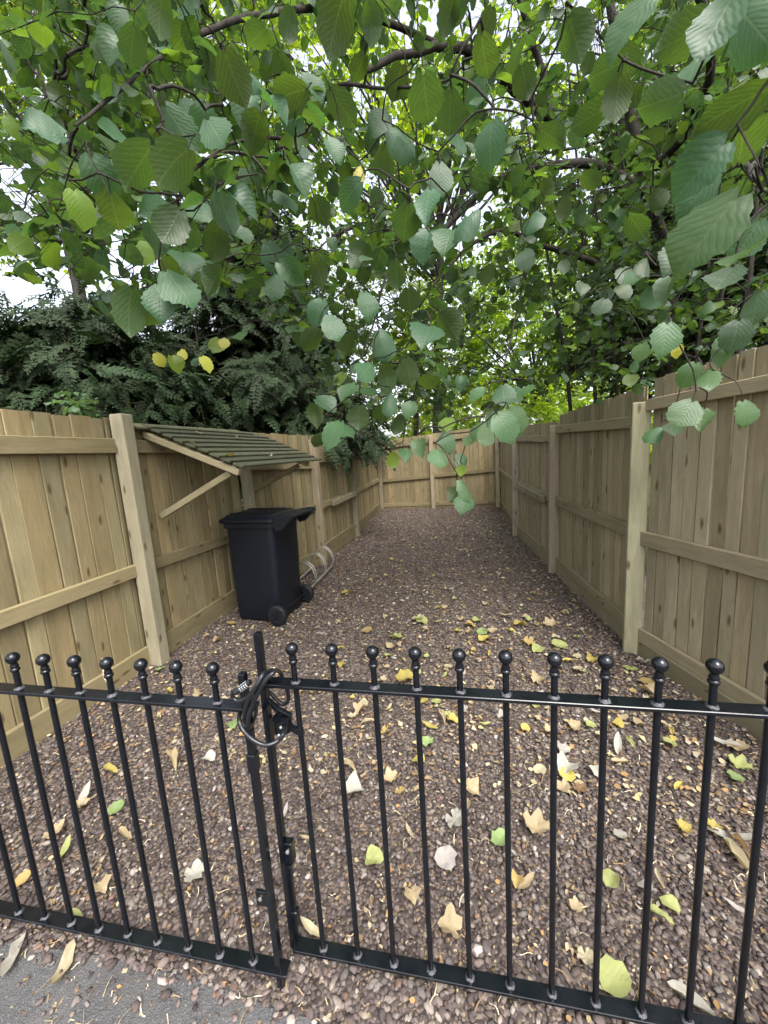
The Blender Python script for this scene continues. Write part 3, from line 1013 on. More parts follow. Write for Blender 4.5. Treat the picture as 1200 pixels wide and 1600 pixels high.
cpts = [(330, 575, .775), (268, 600, .775), (262, 655, .775), (310, 690, .775), (390, 665, .775), (460, 605, .772), (525, 505, .775), (585, 425, .80), (640, 405, .86), (705, 420, .925),
        (735, 500, .935), (775, 600, .935), (780, 690, .93), (720, 720, .925), (640, 640, .925), (560, 560, .925), (560, 470, .90), (600, 440, .83), (650, 420, .79),
        (575, 490, .775), (500, 610, .77), (440, 740, .768), (408, 850, .77), (412, 935, .78), (440, 915, .83), (480, 800, .925), (470, 700, .93), (400, 690, .925), (345, 760, .87), (322, 850, .79),
        (350, 950, .772), (430, 1040, .768), (530, 1097, .768), (610, 1100, .772), (690, 1060, .785), (745, 985, .80), (750, 900, .90), (690, 800, .93), (600, 690, .93), (590, 560, .92), (600, 450, .86), (560, 425, .79), (500, 520, .766), (430, 640, .762), (380, 760, .766), (375, 880, .79), (420, 960, .86)]
b = MB()
b.tube(bez([lk(*c) for c in cpts], 6), 0.0056, 10)
b.build('cable', M_CABLE, lock, True)
a0, a1 = lk(318, 590, .775), lk(412, 520, .785)
dv = nz(a1 - a0)
q = Vector(dv).to_track_quat('Z', 'Y').to_matrix().to_4x4()
Mb = Matrix.Translation(a0) @ q
Ln = float(np.linalg.norm(a1 - a0))
b = MB()
b.lathe([(0.0062, -0.012), (0.0078, -0.008), (0.0078, Ln * 0.12), (0.0066, Ln * 0.13)], 14, Mb)
b.lathe([(0.0066, Ln * 0.95), (0.0078, Ln * 0.96), (0.0078, Ln * 1.15), (0.005, Ln * 1.2)], 14, Mb)
b.build('lock_body', M_CABLE, lock, True)
for k in range(4):
    zc = Ln * (0.22 + 0.2 * k)
    b = MB()
    b.lathe([(0.007, zc - Ln * 0.09), (0.0079, zc - Ln * 0.07), (0.0079, zc + Ln * 0.07), (0.007, zc + Ln * 0.09)], 16, Mb)
    dl = b.build('dial', M_DIAL, lock, True, 30)
    b = MB()
    for j in range(10):      # the white figures printed round each ring: a 1 or an 0-like block each
        Mj = Mb @ Matrix.Rotation(j * 2 * math.pi / 10, 4, 'Z') @ Matrix.Translation((0.0080, 0, zc))
        b.box(-0.0002, 0.0002, -0.0013, -0.0007, -Ln * 0.04, Ln * 0.04, Mj)
        if j % 3:
            b.box(-0.0002, 0.0002, 0.0006, 0.0012, -Ln * 0.04, Ln * 0.04, Mj)
            b.box(-0.0002, 0.0002, -0.0007, 0.0006, Ln * 0.026, Ln * 0.04, Mj)
            b.box(-0.0002, 0.0002, -0.0007, 0.0006, -Ln * 0.04, -Ln * 0.026, Mj)
    tag(b.build('figures', M_WHITE, dl), kind='stuff')


# ------------------------------------------------------------------ leaves and twigs
def leaf_template(rows, half, outline, pleat=0.0, serr=0.0, cup=0.12, droop=0.15, seed=0):
    """grid leaf: base at the origin, tip at +y = 1, upper face +z. Returns verts, quads, uv"""
    r = np.random.default_rng(seed)
    V, U = [], []
    nc = 2 * half + 1
    for i in range(rows + 1):
        t = i / rows
        w = outline(t)
        for j in range(-half, half + 1):
            s = j / half
            ww = w
            if abs(j) == half and 0 < i < rows:
                ww = w * (1 + serr * r.uniform(-1, 1) + (0.055 if i % 2 else -0.055) * (rows > 8))
            x = s * ww
            y = t + (0.06 * abs(s) * math.sin(math.pi * t) if i < rows else 0) - (0.10 * abs(s) * (1 - t) ** 3)
            z = cup * abs(s) * w * 1.2 * (0.6 + 0.8 * math.sin(2.2 * t + seed)) - droop * t * t + 0.05 * math.sin(5 * t + seed * 1.7) * s + pleat * (1 if (i + abs(j)) % 2 else -1) * min(1, w * 4) + 0.02 * r.uniform(-1, 1) * (abs(s))
            V.append((x, y, z))
            U.append((0.5 + 0.5 * s * (w / 0.5 if w < 0.5 else 1), t))
    Q = []
    for i in range(rows):
        for j in range(nc - 1):
            a = i * nc + j
            Q.append((a, a + 1, a + nc + 1, a + nc))
    return np.array(V), np.array(Q), np.array(U)


def hazel_outline(t):
    if t <= 0:
        return 0.10
    if t >= 1:
        return 0.012
    return 0.47 * (math.sin(math.pi * min(1, t) ** 0.88) ** 0.62) * (1.0 if t < 0.8 else 1.0 - 0.55 * (t - 0.8) / 0.2)


def plain_outline(t):
    if t <= 0 or t >= 1:
        return 0.02
    return 0.36 * math.sin(math.pi * t ** 0.85) ** 0.8


HERO_T = [leaf_template(12, 1, hazel_outline, 0.006, 0.05, c, d, s) for s, (c, d) in enumerate([(0.20, 0.25), (0.42, 0.40), (-0.22, 0.22), (0.30, 0.60), (0.10, 0.12), (0.55, 0.32), (0.25, -0.2), (-0.35, 0.45)])]
MID_T = [leaf_template(4, 1, hazel_outline, 0.0, 0.14, c, d, 20 + s) for s, (c, d) in enumerate([(0.15, 0.25), (0.30, 0.15), (-0.12, 0.3)])]
FAR_T = [(np.array([(0, 0, 0), (0.36, 0.32, 0.12), (0.30, 0.7, 0.05), (0, 1.05, -0.2), (-0.30, 0.7, 0.05), (-0.36, 0.32, 0.12)]), np.array([(0, 1, 2, 3), (0, 3, 4, 5)]), np.array([(.5, 0), (1, .3), (.9, .7), (.5, 1), (.1, .7), (0, .3)]))]


def frames(nrm, tip):
    z = nz(nrm)
    y = nz(tip - z * np.sum(tip * z, -1, keepdims=True))
    x = np.cross(y, z)
    return np.stack([x, y, z], -1)          # columns


def leaf_cloud(name, templates, pos, nrm, tip, size, col, mat, parent, stuff=True):
    Rm = frames(nrm, tip)
    Vs, Fs, Us, Cs = [], [], [], []
    base = 0
    which = rng.integers(0, len(templates), len(pos))
    for k, (tv, tq, tu) in enumerate(templates):
        s = which == k
        n = int(s.sum())
        if not n:
            continue
        vv = np.einsum('nij,kj->nki', Rm[s], tv) * size[s][:, None, None] + pos[s][:, None, :]
        Vs.append(vv.reshape(-1, 3))
        Fs.append((tq[None] + (base + np.arange(n) * len(tv))[:, None, None]).reshape(-1, tq.shape[1]))
        Us.append(np.tile(tu, (n, 1)))
        Cs.append(np.repeat(col[s], len(tv), 0))
        base += n * len(tv)
    o = link(name, np_mesh(name, np.concatenate(Vs), np.concatenate(Fs), mat, np.concatenate(Us), np.concatenate(Cs), smooth=True), None, parent)
    if stuff:
        tag(o, kind='stuff')
    return o


def sprigs(centres, n_leaf, length, leaf, droop=0.5, spread=1.0):
    """drooping twigs with alternate leaves; returns twig polylines and leaf arrays"""
    pos, nrm, tip, size, lines = [], [], [], [], []
    for c in centres:
        a = rng.uniform(0, 2 * math.pi)
        d = np.array([math.cos(a) * spread, math.sin(a) * spread, rng.uniform(-0.5, 0.35)])
        d = nz(d)
        L = length * rng.uniform(0.7, 1.3)
        p = np.array(c, float) - d * L * 0.5
        line = [p.copy()]
        k = n_leaf + rng.integers(-1, 2)
        for i in range(k):
            p = p + d * L / k
            d = nz(d + np.array([0, 0, -droop / k * 1.5]) + rng.normal(0, 0.12, 3))
            line.append(p.copy())
            sd_ = np.cross(d, [0, 0, 1]) * (1 if i % 2 else -1)
            t_ = nz(sd_ * 0.7 + d * 0.5 + np.array([0, 0, -rng.uniform(0.3, 1.1)]) + rng.normal(0, 0.25, 3))
            n_ = nz(np.array([0, 0, 1.0]) + rng.normal(0, 0.45, 3) + sd_ * 0.3)
            pos.append(p + t_ * leaf * 0.18)
            tip.append(t_)
            nrm.append(n_)
            size.append(leaf * rng.uniform(0.65, 1.15) * (0.75 if i == k - 1 else 1))
        lines.append(line)
    return lines, np.array(pos), np.array(nrm), np.array(tip), np.array(size)


def tubes_np(name, lines, radii, mat, parent, n=3, stuff=True):
    """many thin tapering tubes as one mesh"""
    Vs, Fs, base = [], [], 0
    for line, (r0, r1) in zip(lines, radii):
        pts = np.asarray(line, float)
        m = len(pts)
        t = np.gradient(pts, axis=0)
        t = nz(t)
        a = np.where(np.abs(t[:, 2:3]) < 0.9, np.array([[0, 0, 1.0]]), np.array([[1.0, 0, 0]]))
        u = nz(np.cross(t, a))
        w = np.cross(t, u)
        rr = np.linspace(r0, r1, m)[:, None]
        for k in range(n):
            an = 2 * math.pi * k / n
            Vs.append(pts + rr * (math.cos(an) * u + math.sin(an) * w))
        idx = base + np.arange(m * n).reshape(n, m)
        for k in range(n):
            A, B_ = idx[k], idx[(k + 1) % n]
            Fs.append(np.stack([A[:-1], B_[:-1], B_[1:], A[1:]], -1))
        base += m * n
    o = link(name, np_mesh(name, np.concatenate(Vs), np.concatenate(Fs), mat, smooth=True), None, parent)
    if stuff:
        tag(o, kind='stuff')
    return o


def limb(name, pts, r0, r1, mat, parent, n=8, sub=4):
    cp = bez(pts, sub)
    cp = [p + rng.normal(0, r0 * 0.10, 3) for p in cp]
    b = MB()
    b.tube(cp, list(np.linspace(r0, r1, len(cp))), n)
    return b.build(name, mat, parent, True, 80)


# ---- the hazel: rooted behind the right fence, reaching over the yard and the gate
hz = tag(empty('hazel_tree', (2.6, 3.9, 0)), 'spreading hazel behind the right fence whose large serrated leaves hang over the yard and gate', 'tree')
HZ0 = np.array([2.6, 3.9, 0.0])


def H(px, py, d):
    return P(px, py, d) - HZ0


base_pt = P(1052, 600, 4.0)
hroot = np.array([base_pt[0], base_pt[1], -0.05]) - HZ0
limbs = [
    ('trunk', [(1050, 600, 4.0), (1046, 480, 4.0), (1040, 390, 3.9), (1012, 290, 3.85), (978, 150, 3.8), (955, 20, 3.7), (940, -120, 3.6)], 0.085, 0.05, True),
    ('branch', [(1040, 390, 3.9), (1018, 318, 3.7), (985, 285, 3.5), (930, 258, 3.3), (870, 258, 3.1), (800, 270, 2.95), (740, 310, 2.8), (690, 360, 2.7), (630, 370, 2.6), (575, 350, 2.5), (520, 370, 2.3)], 0.055, 0.014, False),
    ('branch', [(978, 150, 3.8), (915, 205, 3.5), (850, 175, 3.2), (790, 125, 3.0), (735, 82, 2.8), (690, 72, 2.65), (640, 84, 2.5), (590, 98, 2.35), (545, 128, 2.2), (505, 160, 2.0)], 0.06, 0.015, False),
    ('branch', [(505, 160, 2.0), (475, 215, 1.85), (420, 215, 1.7), (360, 225, 1.5), (310, 260, 1.35), (265, 300, 1.25)], 0.012, 0.005, False),
    ('branch', [(860, 185, 3.25), (848, 115, 3.2), (830, 60, 3.1), (812, 0, 3.0), (790, -80, 2.9)], 0.04, 0.02, False),
    ('branch', [(1046, 470, 4.0), (950, 420, 3.7), (900, 400, 3.5), (850, 385, 3.3), (790, 360, 3.1), (740, 380, 2.9), (690, 430, 2.6), (655, 480, 2.3)], 0.04, 0.009, False),
    ('branch', [(1010, 280, 3.85), (1080, 200, 3.2), (1110, 120, 2.4), (1100, 20, 1.6), (1060, -60, 1.2)], 0.05, 0.012, False),
    ('branch', [(1080, 200, 3.2), (1130, 230, 2.3), (1160, 250, 1.5), (1180, 280, 1.0)], 0.03, 0.008, False),
    ('branch', [(505, 160, 2.0), (530, 132, 1.7), (590, 138, 1.5), (660, 135, 1.35), (700, 125, 1.3)], 0.010, 0.005, False),
    ('branch', [(690, 72, 2.65), (560, 20, 2.3), (420, 20, 1.9), (300, 60, 1.6), (200, 130, 1.4), (120, 200, 1.2)], 0.025, 0.006, False),
    ('branch', [(630, 370, 2.6), (600, 440, 2.2), (585, 500, 1.8), (565, 560, 1.6)], 0.012, 0.004, False),
    ('branch', [(800, 270, 2.95), (820, 400, 2.7), (800, 520, 2.3), (780, 600, 2.0)], 0.014, 0.004, False),
    ('branch', [(1052, 590, 4.0), (1060, 560, 3.3), (1090, 560, 2.6), (1100, 600, 2.0)], 0.02, 0.005, False),
]
limb_pts = []
for nm, pts, r0, r1, grd in limbs:
    w = [H(*p) for p in pts]
    if grd:
        w = [hroot] + w
    limb(nm, w, r0 * 0.85, r1 * 0.65, M_BARK, hz, 9)
    limb_pts += [p for p in bez(w, 3) if p[2] + HZ0[2] > 1.2]
# basal shoots
for px, d, dx in ((930, 4.6, -30), (965, 4.4, -45), (1000, 4.9, 12), (1085, 3.6, 40), (1115, 3.2, 30), (1150, 2.9, 40), (890, 5.0, -60), (1030, 4.3, -60), (1070, 4.1, 30)):
    bp = P(px, 620, d)
    w = [np.array([bp[0] + 0.15, bp[1] + 0.1, -0.05]) - HZ0, bp - HZ0, P(px + dx * 0.5, 430, d * 0.98) - HZ0, P(px + dx, 240, d * 0.95) - HZ0, P(px + dx * 1.6, 40, d * 0.9) - HZ0]
    limb('stem', w, random.uniform(0.014, 0.03), 0.008, M_BARK, hz, 6)

# large leaves one can pick out: pixel, length in pixels, tip direction (degrees, 90 = down), upper face (T) or underside (U) seen, tone
HERO = """185 28 45 100 T|175 70 50 110 T|205 73 55 80 U|247 20 55 90 U|292 25 42 160 T|255 73 42 80 T|283 63 45 95 U|383 102 58 20 T|367 125 65 60 U|385 167 55 110 T
290 167 42 60 T|320 193 55 80 T|160 147 42 170 T|67 197 58 175 T|180 217 55 150 T|175 245 52 160 T|213 260 82 100 U|160 280 62 60 T|282 200 68 50 T|267 253 74 90 U
337 205 60 60 T|250 330 62 160 T|180 337 66 95 U|268 358 62 100 U|310 333 52 30 T|377 313 55 30 T|73 227 42 70 U|128 320 50 60 B|67 363 36 165 T|110 288 38 40 T
377 372 42 60 T|337 372 52 90 U|293 407 56 80 T|333 437 46 110 U|280 448 68 45 T|200 483 64 80 U|213 465 42 70 T|250 473 58 80 T|227 493 50 100 U|223 390 36 100 B
250 563 22 70 Y|275 568 26 60 B|285 553 20 100 Y|323 565 23 60 Y|337 540 25 120 B|350 537 19 100 Y|377 527 27 80 G|305 563 16 120 T
490 135 46 20 T|430 163 52 30 T|443 110 42 80 U|523 32 70 95 U|537 170 60 90 U|593 193 44 130 T|667 160 64 85 U|630 217 54 15 T|523 233 42 40 T|467 273 54 60 T
448 310 46 60 T|543 303 52 150 T|690 280 52 80 T|667 317 62 100 T|633 353 56 95 U|730 343 52 130 T|700 373 56 100 T|663 382 46 110 T|717 217 52 100 T|763 217 60 110 T
703 180 55 100 U|743 150 46 120 T|757 93 56 90 U|560 268 28 90 Y|428 405 42 60 T|455 425 45 30 T|428 447 42 90 T|495 483 40 110 T|522 512 46 60 T|575 478 44 80 T
487 533 44 110 U|600 535 46 80 T|667 520 60 100 T|703 507 44 60 U|572 578 44 120 T|607 590 40 90 U|638 583 42 80 U|543 610 37 100 T|572 617 36 60 T|608 628 36 90 T
510 630 37 40 T|493 648 34 80 U|535 668 46 70 T|518 672 44 120 T|597 645 32 90 U|560 653 36 100 U|498 690 26 110 U|613 717 23 100 B|633 710 29 90 G|655 698 31 80 G
685 715 35 95 G|697 688 31 80 G|698 663 29 90 B|720 720 25 80 G|720 738 25 90 B|730 763 36 70 G|725 788 33 90 G|708 773 25 120 U|788 617 36 90 T|790 663 46 60 G
760 682 36 110 G|770 658 31 90 G|735 690 29 120 G|747 672 29 110 G|745 617 31 140 G|720 598 24 90 T|805 617 30 90 G|803 653 40 80 G|822 610 28 90 G
1100 367 120 150 L|1172 398 90 150 L|1100 477 32 100 L|1040 530 54 90 G|1130 547 46 100 G|1107 590 46 90 G|1077 583 36 120 G|1070 647 50 120 G|1097 653 42 90 G|1050 673 31 90 D
1020 675 30 140 G|1165 647 42 90 G|1057 548 21 100 Y|990 573 19 90 G|1000 547 26 110 G|1020 465 40 140 T|983 37 95 130 T|1117 50 110 135 T|1177 37 100 70 T|1067 57 88 140 U
900 60 60 110 U|943 110 52 150 U|963 153 52 90 U|980 97 46 100 U|1080 110 60 120 T|1027 160 70 150 U|1147 160 100 120 U|1163 210 80 150 U|1093 263 84 150 T|1088 307 70 140 T
1120 318 62 120 U|920 183 60 120 U|863 213 52 30 U|923 283 37 60 U|833 340 37 90 T|1030 313 31 90 U|963 343 30 90 T|997 353 46 80 U|1020 213 32 150 U|1167 375 60 120 T
1060 400 60 140 D|1130 440 60 130 D|1010 410 40 110 D|975 430 36 90 D|1040 450 44 120 D|1180 480 50 110 D|1150 520 46 100 D|940 480 30 100 D|910 450 28 90 D|880 420 28 100 D
40 120 34 100 U|20 200 34 80 B|90 150 36 100 U|110 90 38 110 U|60 60 32 100 B|130 40 38 90 U|30 30 32 80 B|400 60 44 100 U|450 40 42 90 U|330 100 46 100 U
580 40 46 90 U|620 130 44 100 U|700 20 44 90 U|760 40 40 100 U|820 130 44 80 U|560 110 42 100 U|600 250 40 90 U|500 330 42 90 U|560 400 40 110 U|620 430 38 90 U
500 420 40 100 U|640 470 36 90 U|540 540 36 100 U|670 600 34 90 U|620 660 30 100 U|640 640 30 90 G|850 300 34 90 U|880 330 34 100 U|820 400 32 90 D|760 430 32 100 U"""
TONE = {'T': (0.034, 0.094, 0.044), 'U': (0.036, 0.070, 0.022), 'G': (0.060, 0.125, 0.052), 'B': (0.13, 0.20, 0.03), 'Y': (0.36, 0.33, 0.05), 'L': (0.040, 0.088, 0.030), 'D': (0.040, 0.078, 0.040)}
HERO_ME = [np_mesh('leaf', tv * np.array([1, 1, 1]), tq, M_LEAF_O, tu, smooth=True) for tv, tq, tu in HERO_T]
twig_nodes = []
nh = 0


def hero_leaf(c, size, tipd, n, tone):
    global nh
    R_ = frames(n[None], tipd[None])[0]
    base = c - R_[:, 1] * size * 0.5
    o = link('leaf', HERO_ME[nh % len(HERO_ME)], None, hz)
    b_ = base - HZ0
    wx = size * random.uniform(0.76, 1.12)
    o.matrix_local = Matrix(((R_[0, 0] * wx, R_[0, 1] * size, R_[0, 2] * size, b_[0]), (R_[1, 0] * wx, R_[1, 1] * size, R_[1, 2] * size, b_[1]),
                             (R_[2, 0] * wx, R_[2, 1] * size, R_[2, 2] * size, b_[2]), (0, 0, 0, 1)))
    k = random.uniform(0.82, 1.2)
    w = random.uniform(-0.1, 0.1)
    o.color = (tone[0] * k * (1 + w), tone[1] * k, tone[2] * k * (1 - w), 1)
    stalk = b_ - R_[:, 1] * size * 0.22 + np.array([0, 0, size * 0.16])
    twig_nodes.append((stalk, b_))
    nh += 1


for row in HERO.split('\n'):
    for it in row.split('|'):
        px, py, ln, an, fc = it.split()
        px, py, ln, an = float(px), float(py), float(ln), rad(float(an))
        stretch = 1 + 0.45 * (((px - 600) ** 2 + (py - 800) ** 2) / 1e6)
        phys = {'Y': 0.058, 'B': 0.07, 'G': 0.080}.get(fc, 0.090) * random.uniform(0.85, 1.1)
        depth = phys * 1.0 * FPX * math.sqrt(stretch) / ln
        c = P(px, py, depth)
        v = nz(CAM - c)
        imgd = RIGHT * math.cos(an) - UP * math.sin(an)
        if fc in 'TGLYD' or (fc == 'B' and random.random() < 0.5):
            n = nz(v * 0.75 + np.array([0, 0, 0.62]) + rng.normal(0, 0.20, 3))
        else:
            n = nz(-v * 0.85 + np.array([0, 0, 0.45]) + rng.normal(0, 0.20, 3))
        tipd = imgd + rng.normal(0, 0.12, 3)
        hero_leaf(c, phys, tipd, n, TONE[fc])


# lower edge of the hazel's hanging foliage, as it looks from the gate
LOWX = [-200, 0, 60, 180, 330, 430, 480, 560, 640, 720, 800, 900, 1000, 1100, 1200, 1500]
LOWY = [330, 360, 420, 475, 475, 475, 560, 640, 650, 640, 620, 600, 600, 610, 600, 600]


GAPS = [(745, 25, 75, 50), (905, 55, 70, 65), (720, 310, 42, 32), (50, 440, 62, 34), (180, 405, 34, 22), (30, 290, 45, 60), (880, 250, 36, 26), (650, 35, 45, 42), (800, 170, 42, 32), (480, 90, 36, 28), (590, 290, 34, 26), (985, 180, 30, 24), (930, 310, 26, 40)]


def gap_keep(pxy, prob):
    k = np.ones(len(pxy), bool)
    for gx_, gy_, rx, ry in GAPS:
        ins = ((pxy[:, 0] - gx_) / rx) ** 2 + ((pxy[:, 1] - gy_) / ry) ** 2 < 1
        k &= ~(ins & (rng.random(len(pxy)) < prob))
    return k


def region(n, x0, x1, y0, y1, d0, d1, clump=0.5):
    out = []
    centres = [(random.uniform(x0, x1), random.uniform(y0, y1), random.uniform(d0, d1)) for _ in range(max(3, int(n * 0.22)))]
    while len(out) < n:
        if random.random() < clump:
            cx, cy_, cd = random.choice(centres)
            px, py, d = cx + random.gauss(0, 34), cy_ + random.gauss(0, 30), cd + random.gauss(0, 0.25)
        else:
            px, py, d = random.uniform(x0, x1), random.uniform(y0, y1), random.uniform(d0, d1)
        if py > np.interp(px, LOWX, LOWY) or d < 0.8:
            continue
        if 750 < px < 905 and 470 < py < 650 and d > 2.4 and random.random() < 0.72:
            continue
        p = P(px, py, d)
        if p[2] < 1.3:
            continue
        out.append(p)
    return out


# further near sprigs, still leaf by leaf
cs = region(22, 60, 1000, 20, 430, 1.3, 2.0)
ln_, po, nr, ti, si = sprigs(cs, 5, 0.26, 0.088, 0.6)
for k in range(len(po)):
    if nh >= 300:
        break
    px, py, dd = pix(po[k])
    if py > np.interp(px, LOWX, LOWY) or dd < 1.0:
        continue
    hero_leaf(po[k] + nz(ti[k]) * si[k] * 0.5, si[k], ti[k], nr[k], TONE['U' if random.random() < 0.6 else 'T'])

# the rest of the crown
cs = (region(480, 700, 1250, -150, 330, 1.8, 4.2) + region(620, 800, 1300, 250, 620, 2.2, 5.0, 0.35) + region(230, 420, 860, 330, 640, 2.4, 4.6)
      + region(330, 150, 900, -200, 330, 1.5, 4.2) + region(430, -80, 480, -120, 470, 1.3, 3.6) + region(200, 880, 1250, 100, 570, 4.0, 6.0)
      + region(60, 380, 760, 330, 600, 1.6, 2.4))
ln2, po, nr, ti, si = sprigs(cs, 6, 0.30, 0.074, 0.6)
pp = np.array([pix(p) for p in po])
keep = (pp[:, 1] < np.interp(pp[:, 0], LOWX, LOWY) + 25) & gap_keep(pp, 0.72)
po, nr, ti, si = po[keep], nr[keep], ti[keep], si[keep]
base_c = np.array([(0.034, 0.076, 0.036), (0.040, 0.084, 0.026), (0.028, 0.064, 0.036), (0.085, 0.140, 0.028)])
cc = base_c[rng.choice(4, len(po), p=[0.34, 0.28, 0.28, 0.10])] * rng.uniform(0.75, 1.25, (len(po), 1))
leaf_cloud('foliage', MID_T, po - HZ0, nr, ti, si, cc, M_LEAF_A, hz)

# twigs: every leaf stalk and sprig joined back to the limbs along the shortest way
nodes = [n_[0] for n_ in twig_nodes] + [np.array(l[0]) - HZ0 for l in ln2]
nodes = np.array(nodes)
roots = np.array(limb_pts)
allp = np.concatenate([roots, nodes])
nr0 = len(roots)
best = np.full(len(nodes), 1e9)
par = np.zeros(len(nodes), int)
d2 = np.linalg.norm(nodes[:, None] - roots[None], axis=-1)
par = d2.argmin(1)
best = d2.min(1) * 1.05
done = np.zeros(len(nodes), bool)
order = []
for _ in range(len(nodes)):
    k = int(np.where(done, 1e9, best).argmin())
    done[k] = True
    order.append(k)
    dk = np.linalg.norm(nodes - nodes[k], axis=1)
    upd = (~done) & (dk < best)
    best[upd] = dk[upd]
    par[upd] = nr0 + k
weight = np.ones(len(nodes))
for k in reversed(order):
    if par[k] >= nr0:
        weight[par[k] - nr0] += weight[k]
lines, radii = [], []
for k in order:
    a, b_ = allp[par[k]], nodes[k]
    L = np.linalg.norm(b_ - a)
    if L > 1.3:
        continue
    m1 = a * 0.66 + b_ * 0.34 + rng.normal(0, 0.06 * L, 3) + np.array([0, 0, 0.06 * L])
    m2 = a * 0.33 + b_ * 0.67 + rng.normal(0, 0.06 * L, 3) + np.array([0, 0, 0.05 * L])
    rr = 0.0012 + 0.00045 * weight[k] ** 0.5
    lines.append(bez([a, m1, m2, b_], 2))
    radii.append((min(rr * 1.15, 0.007), min(rr, 0.0065)))
for st_, bs_ in twig_nodes:
    lines.append([st_, (st_ + bs_) / 2 + np.array([0, 0, 0.004]), bs_])
    radii.append((0.0012, 0.0009))
for l in ln2:
    lines.append(np.array(l) - HZ0)
    radii.append((0.002, 0.001))
tubes_np('twigs', lines, radii, M_BARK, hz, 4)


# ---- conifers behind the left fence
def spray_template(seed):
    r = np.random.default_rng(seed)
    V, Fq = [], []

    def blade(p, d, L, w, up):
        s = nz(np.cross(d, up))
        b0 = len(V)
        w = w * 1.9
        V.extend([p + d * L * 0.2 - s * w, p + d * L * 0.3 + s * w, p + d * L * 1.05])
        Fq.append((b0, b0 + 1, b0 + 2))
    up = np.array([0, 0, 1.0])
    n = 8
    p = np.zeros(3)
    d = np.array([0, 1.0, 0])
    for i in range(n):
        t = i / n
        L = 0.34 * (1 - t * 0.75) * math.sin(0.6 + 1.6 * (1 - t))
        for s in (-1, 1):
            dd = nz(np.array([s * r.uniform(0.55, 1.0), 0.75, -0.2 + r.uniform(-.35, .3)]))
            blade(p, dd, L * r.uniform(0.8, 1.15), 0.026, up)
            q = p + dd * L * 0.4
            blade(q, nz(np.array([s * 0.25, 1.0, -0.35 + r.uniform(-.35, .35)])), L * 0.55, 0.017, up)
            blade(p + dd * L * 0.65, nz(np.array([s * 1.2, 0.25, -0.25])), L * 0.35, 0.019, up)
        blade(p, d, 0.15, 0.022, up)
        p = p + d * (1.0 / n)
        d = nz(d + np.array([r.uniform(-0.12, 0.12), 0, -0.10]))
    V = np.array(V)
    return V, np.array(Fq), np.zeros((len(V), 2))


SPRAY = [spray_template(s) for s in range(4)]


def conifer(label, base, height, radius, n_br, col, per=9, spray=0.34, lo=0.6, zmin=0.12, extra=()):
    base = np.array(base, float)
    root = tag(empty('cypress_tree', tuple(base)), label, 'tree')
    limb('trunk', [np.zeros(3), np.array([0.05, 0.03, height * 0.5]), np.array([0, 0, height])], 0.16, 0.03, M_BARK, root, 8)
    pos, nrm, tip, lines, radii = [], [], [], [], []
    todo = []
    for i in range(n_br):
        t = rng.uniform(zmin, 1.0) ** 0.9
        a = rng.uniform(0, 2 * math.pi)
        L = radius * (1 - t) ** 0.6 * rng.uniform(0.75, 1.1) + 0.3
        todo.append((np.array([0, 0, t * height]), np.array([math.cos(a), math.sin(a), rng.uniform(0.05, 0.35)]), L))
    for st, en in extra:
        st, en = np.array(st) - base, np.array(en) - base
        todo.append((st, en - st, np.linalg.norm(en - st) * 1.1))
    for p, d, L in todo:
        d = nz(d)
        line = [p.copy()]
        k = max(4, int(L * 4.5))
        for j in range(k):
            p = p + d * L / k
            d = nz(d + np.array([0, 0, -0.17 * 4 / k]) + rng.normal(0, 0.05, 3))
            line.append(p.copy())
            f = (j + 1) / k
            if f > 0.22:
                for _ in range(per if f > 0.6 else per // 2):
                    sd_ = nz(np.cross(d, [0, 0, 1]))
                    tt = nz(d * rng.uniform(0.2, 1.0) + sd_ * rng.normal(0, 0.8) + np.array([0, 0, -rng.uniform(0.05, 0.9)]))
                    pos.append(p + rng.normal(0, 0.17, 3))
                    tip.append(tt)
                    nrm.append(nz(np.array([0, 0, 1.0]) + d * 0.5 + rng.normal(0, 0.35, 3)))
        lines.append(line)
        radii.append((0.022, 0.005))
    pos, nrm, tip = np.array(pos), np.array(nrm), np.array(tip)
    wp = pos + base
    px_ = np.array([pix(q) for q in wp])
    fx = np.interp(wp[:, 1], *FX_L)
    over = wp[:, 0] > fx - 0.42                   # nothing grows through the fence; one bough hangs over its top
    bough = (px_[:, 0] > 505) & (px_[:, 0] < 600) & (px_[:, 1] < 705) & (wp[:, 2] > 1.45)
    keep = (~over | bough | (wp[:, 2] > 2.45)) & (wp[:, 2] > 1.2) & (px_[:, 0] > -160) & (px_[:, 0] < 650) & (px_[:, 1] > -100) & (px_[:, 2] > 0.5)
    pos, nrm, tip = pos[keep], nrm[keep], tip[keep]
    lines_r = [(l, q) for l, q in zip(lines, radii) if not any(np.interp(p_[1] + base[1], *FX_L) - 0.12 < p_[0] + base[0] and p_[2] + base[2] < 2.0 for p_ in l)]
    lines, radii = [l for l, q in lines_r], [q for l, q in lines_r]
    n = len(pos)
    cc = np.array(col)[None] * rng.uniform(0.45, 1.6, (n, 1)) * np.array([1, 1, 1]) + rng.uniform(0, 0.012, (n, 1)) * np.array([[1, 1.2, 0.8]])
    tubes_np('branches', lines, radii, M_BARK, root, 4)
    leaf_cloud('foliage', SPRAY, pos, nrm, tip, spray * rng.uniform(0.7, 1.3, n), cc, M_CONIF, root)
    return root


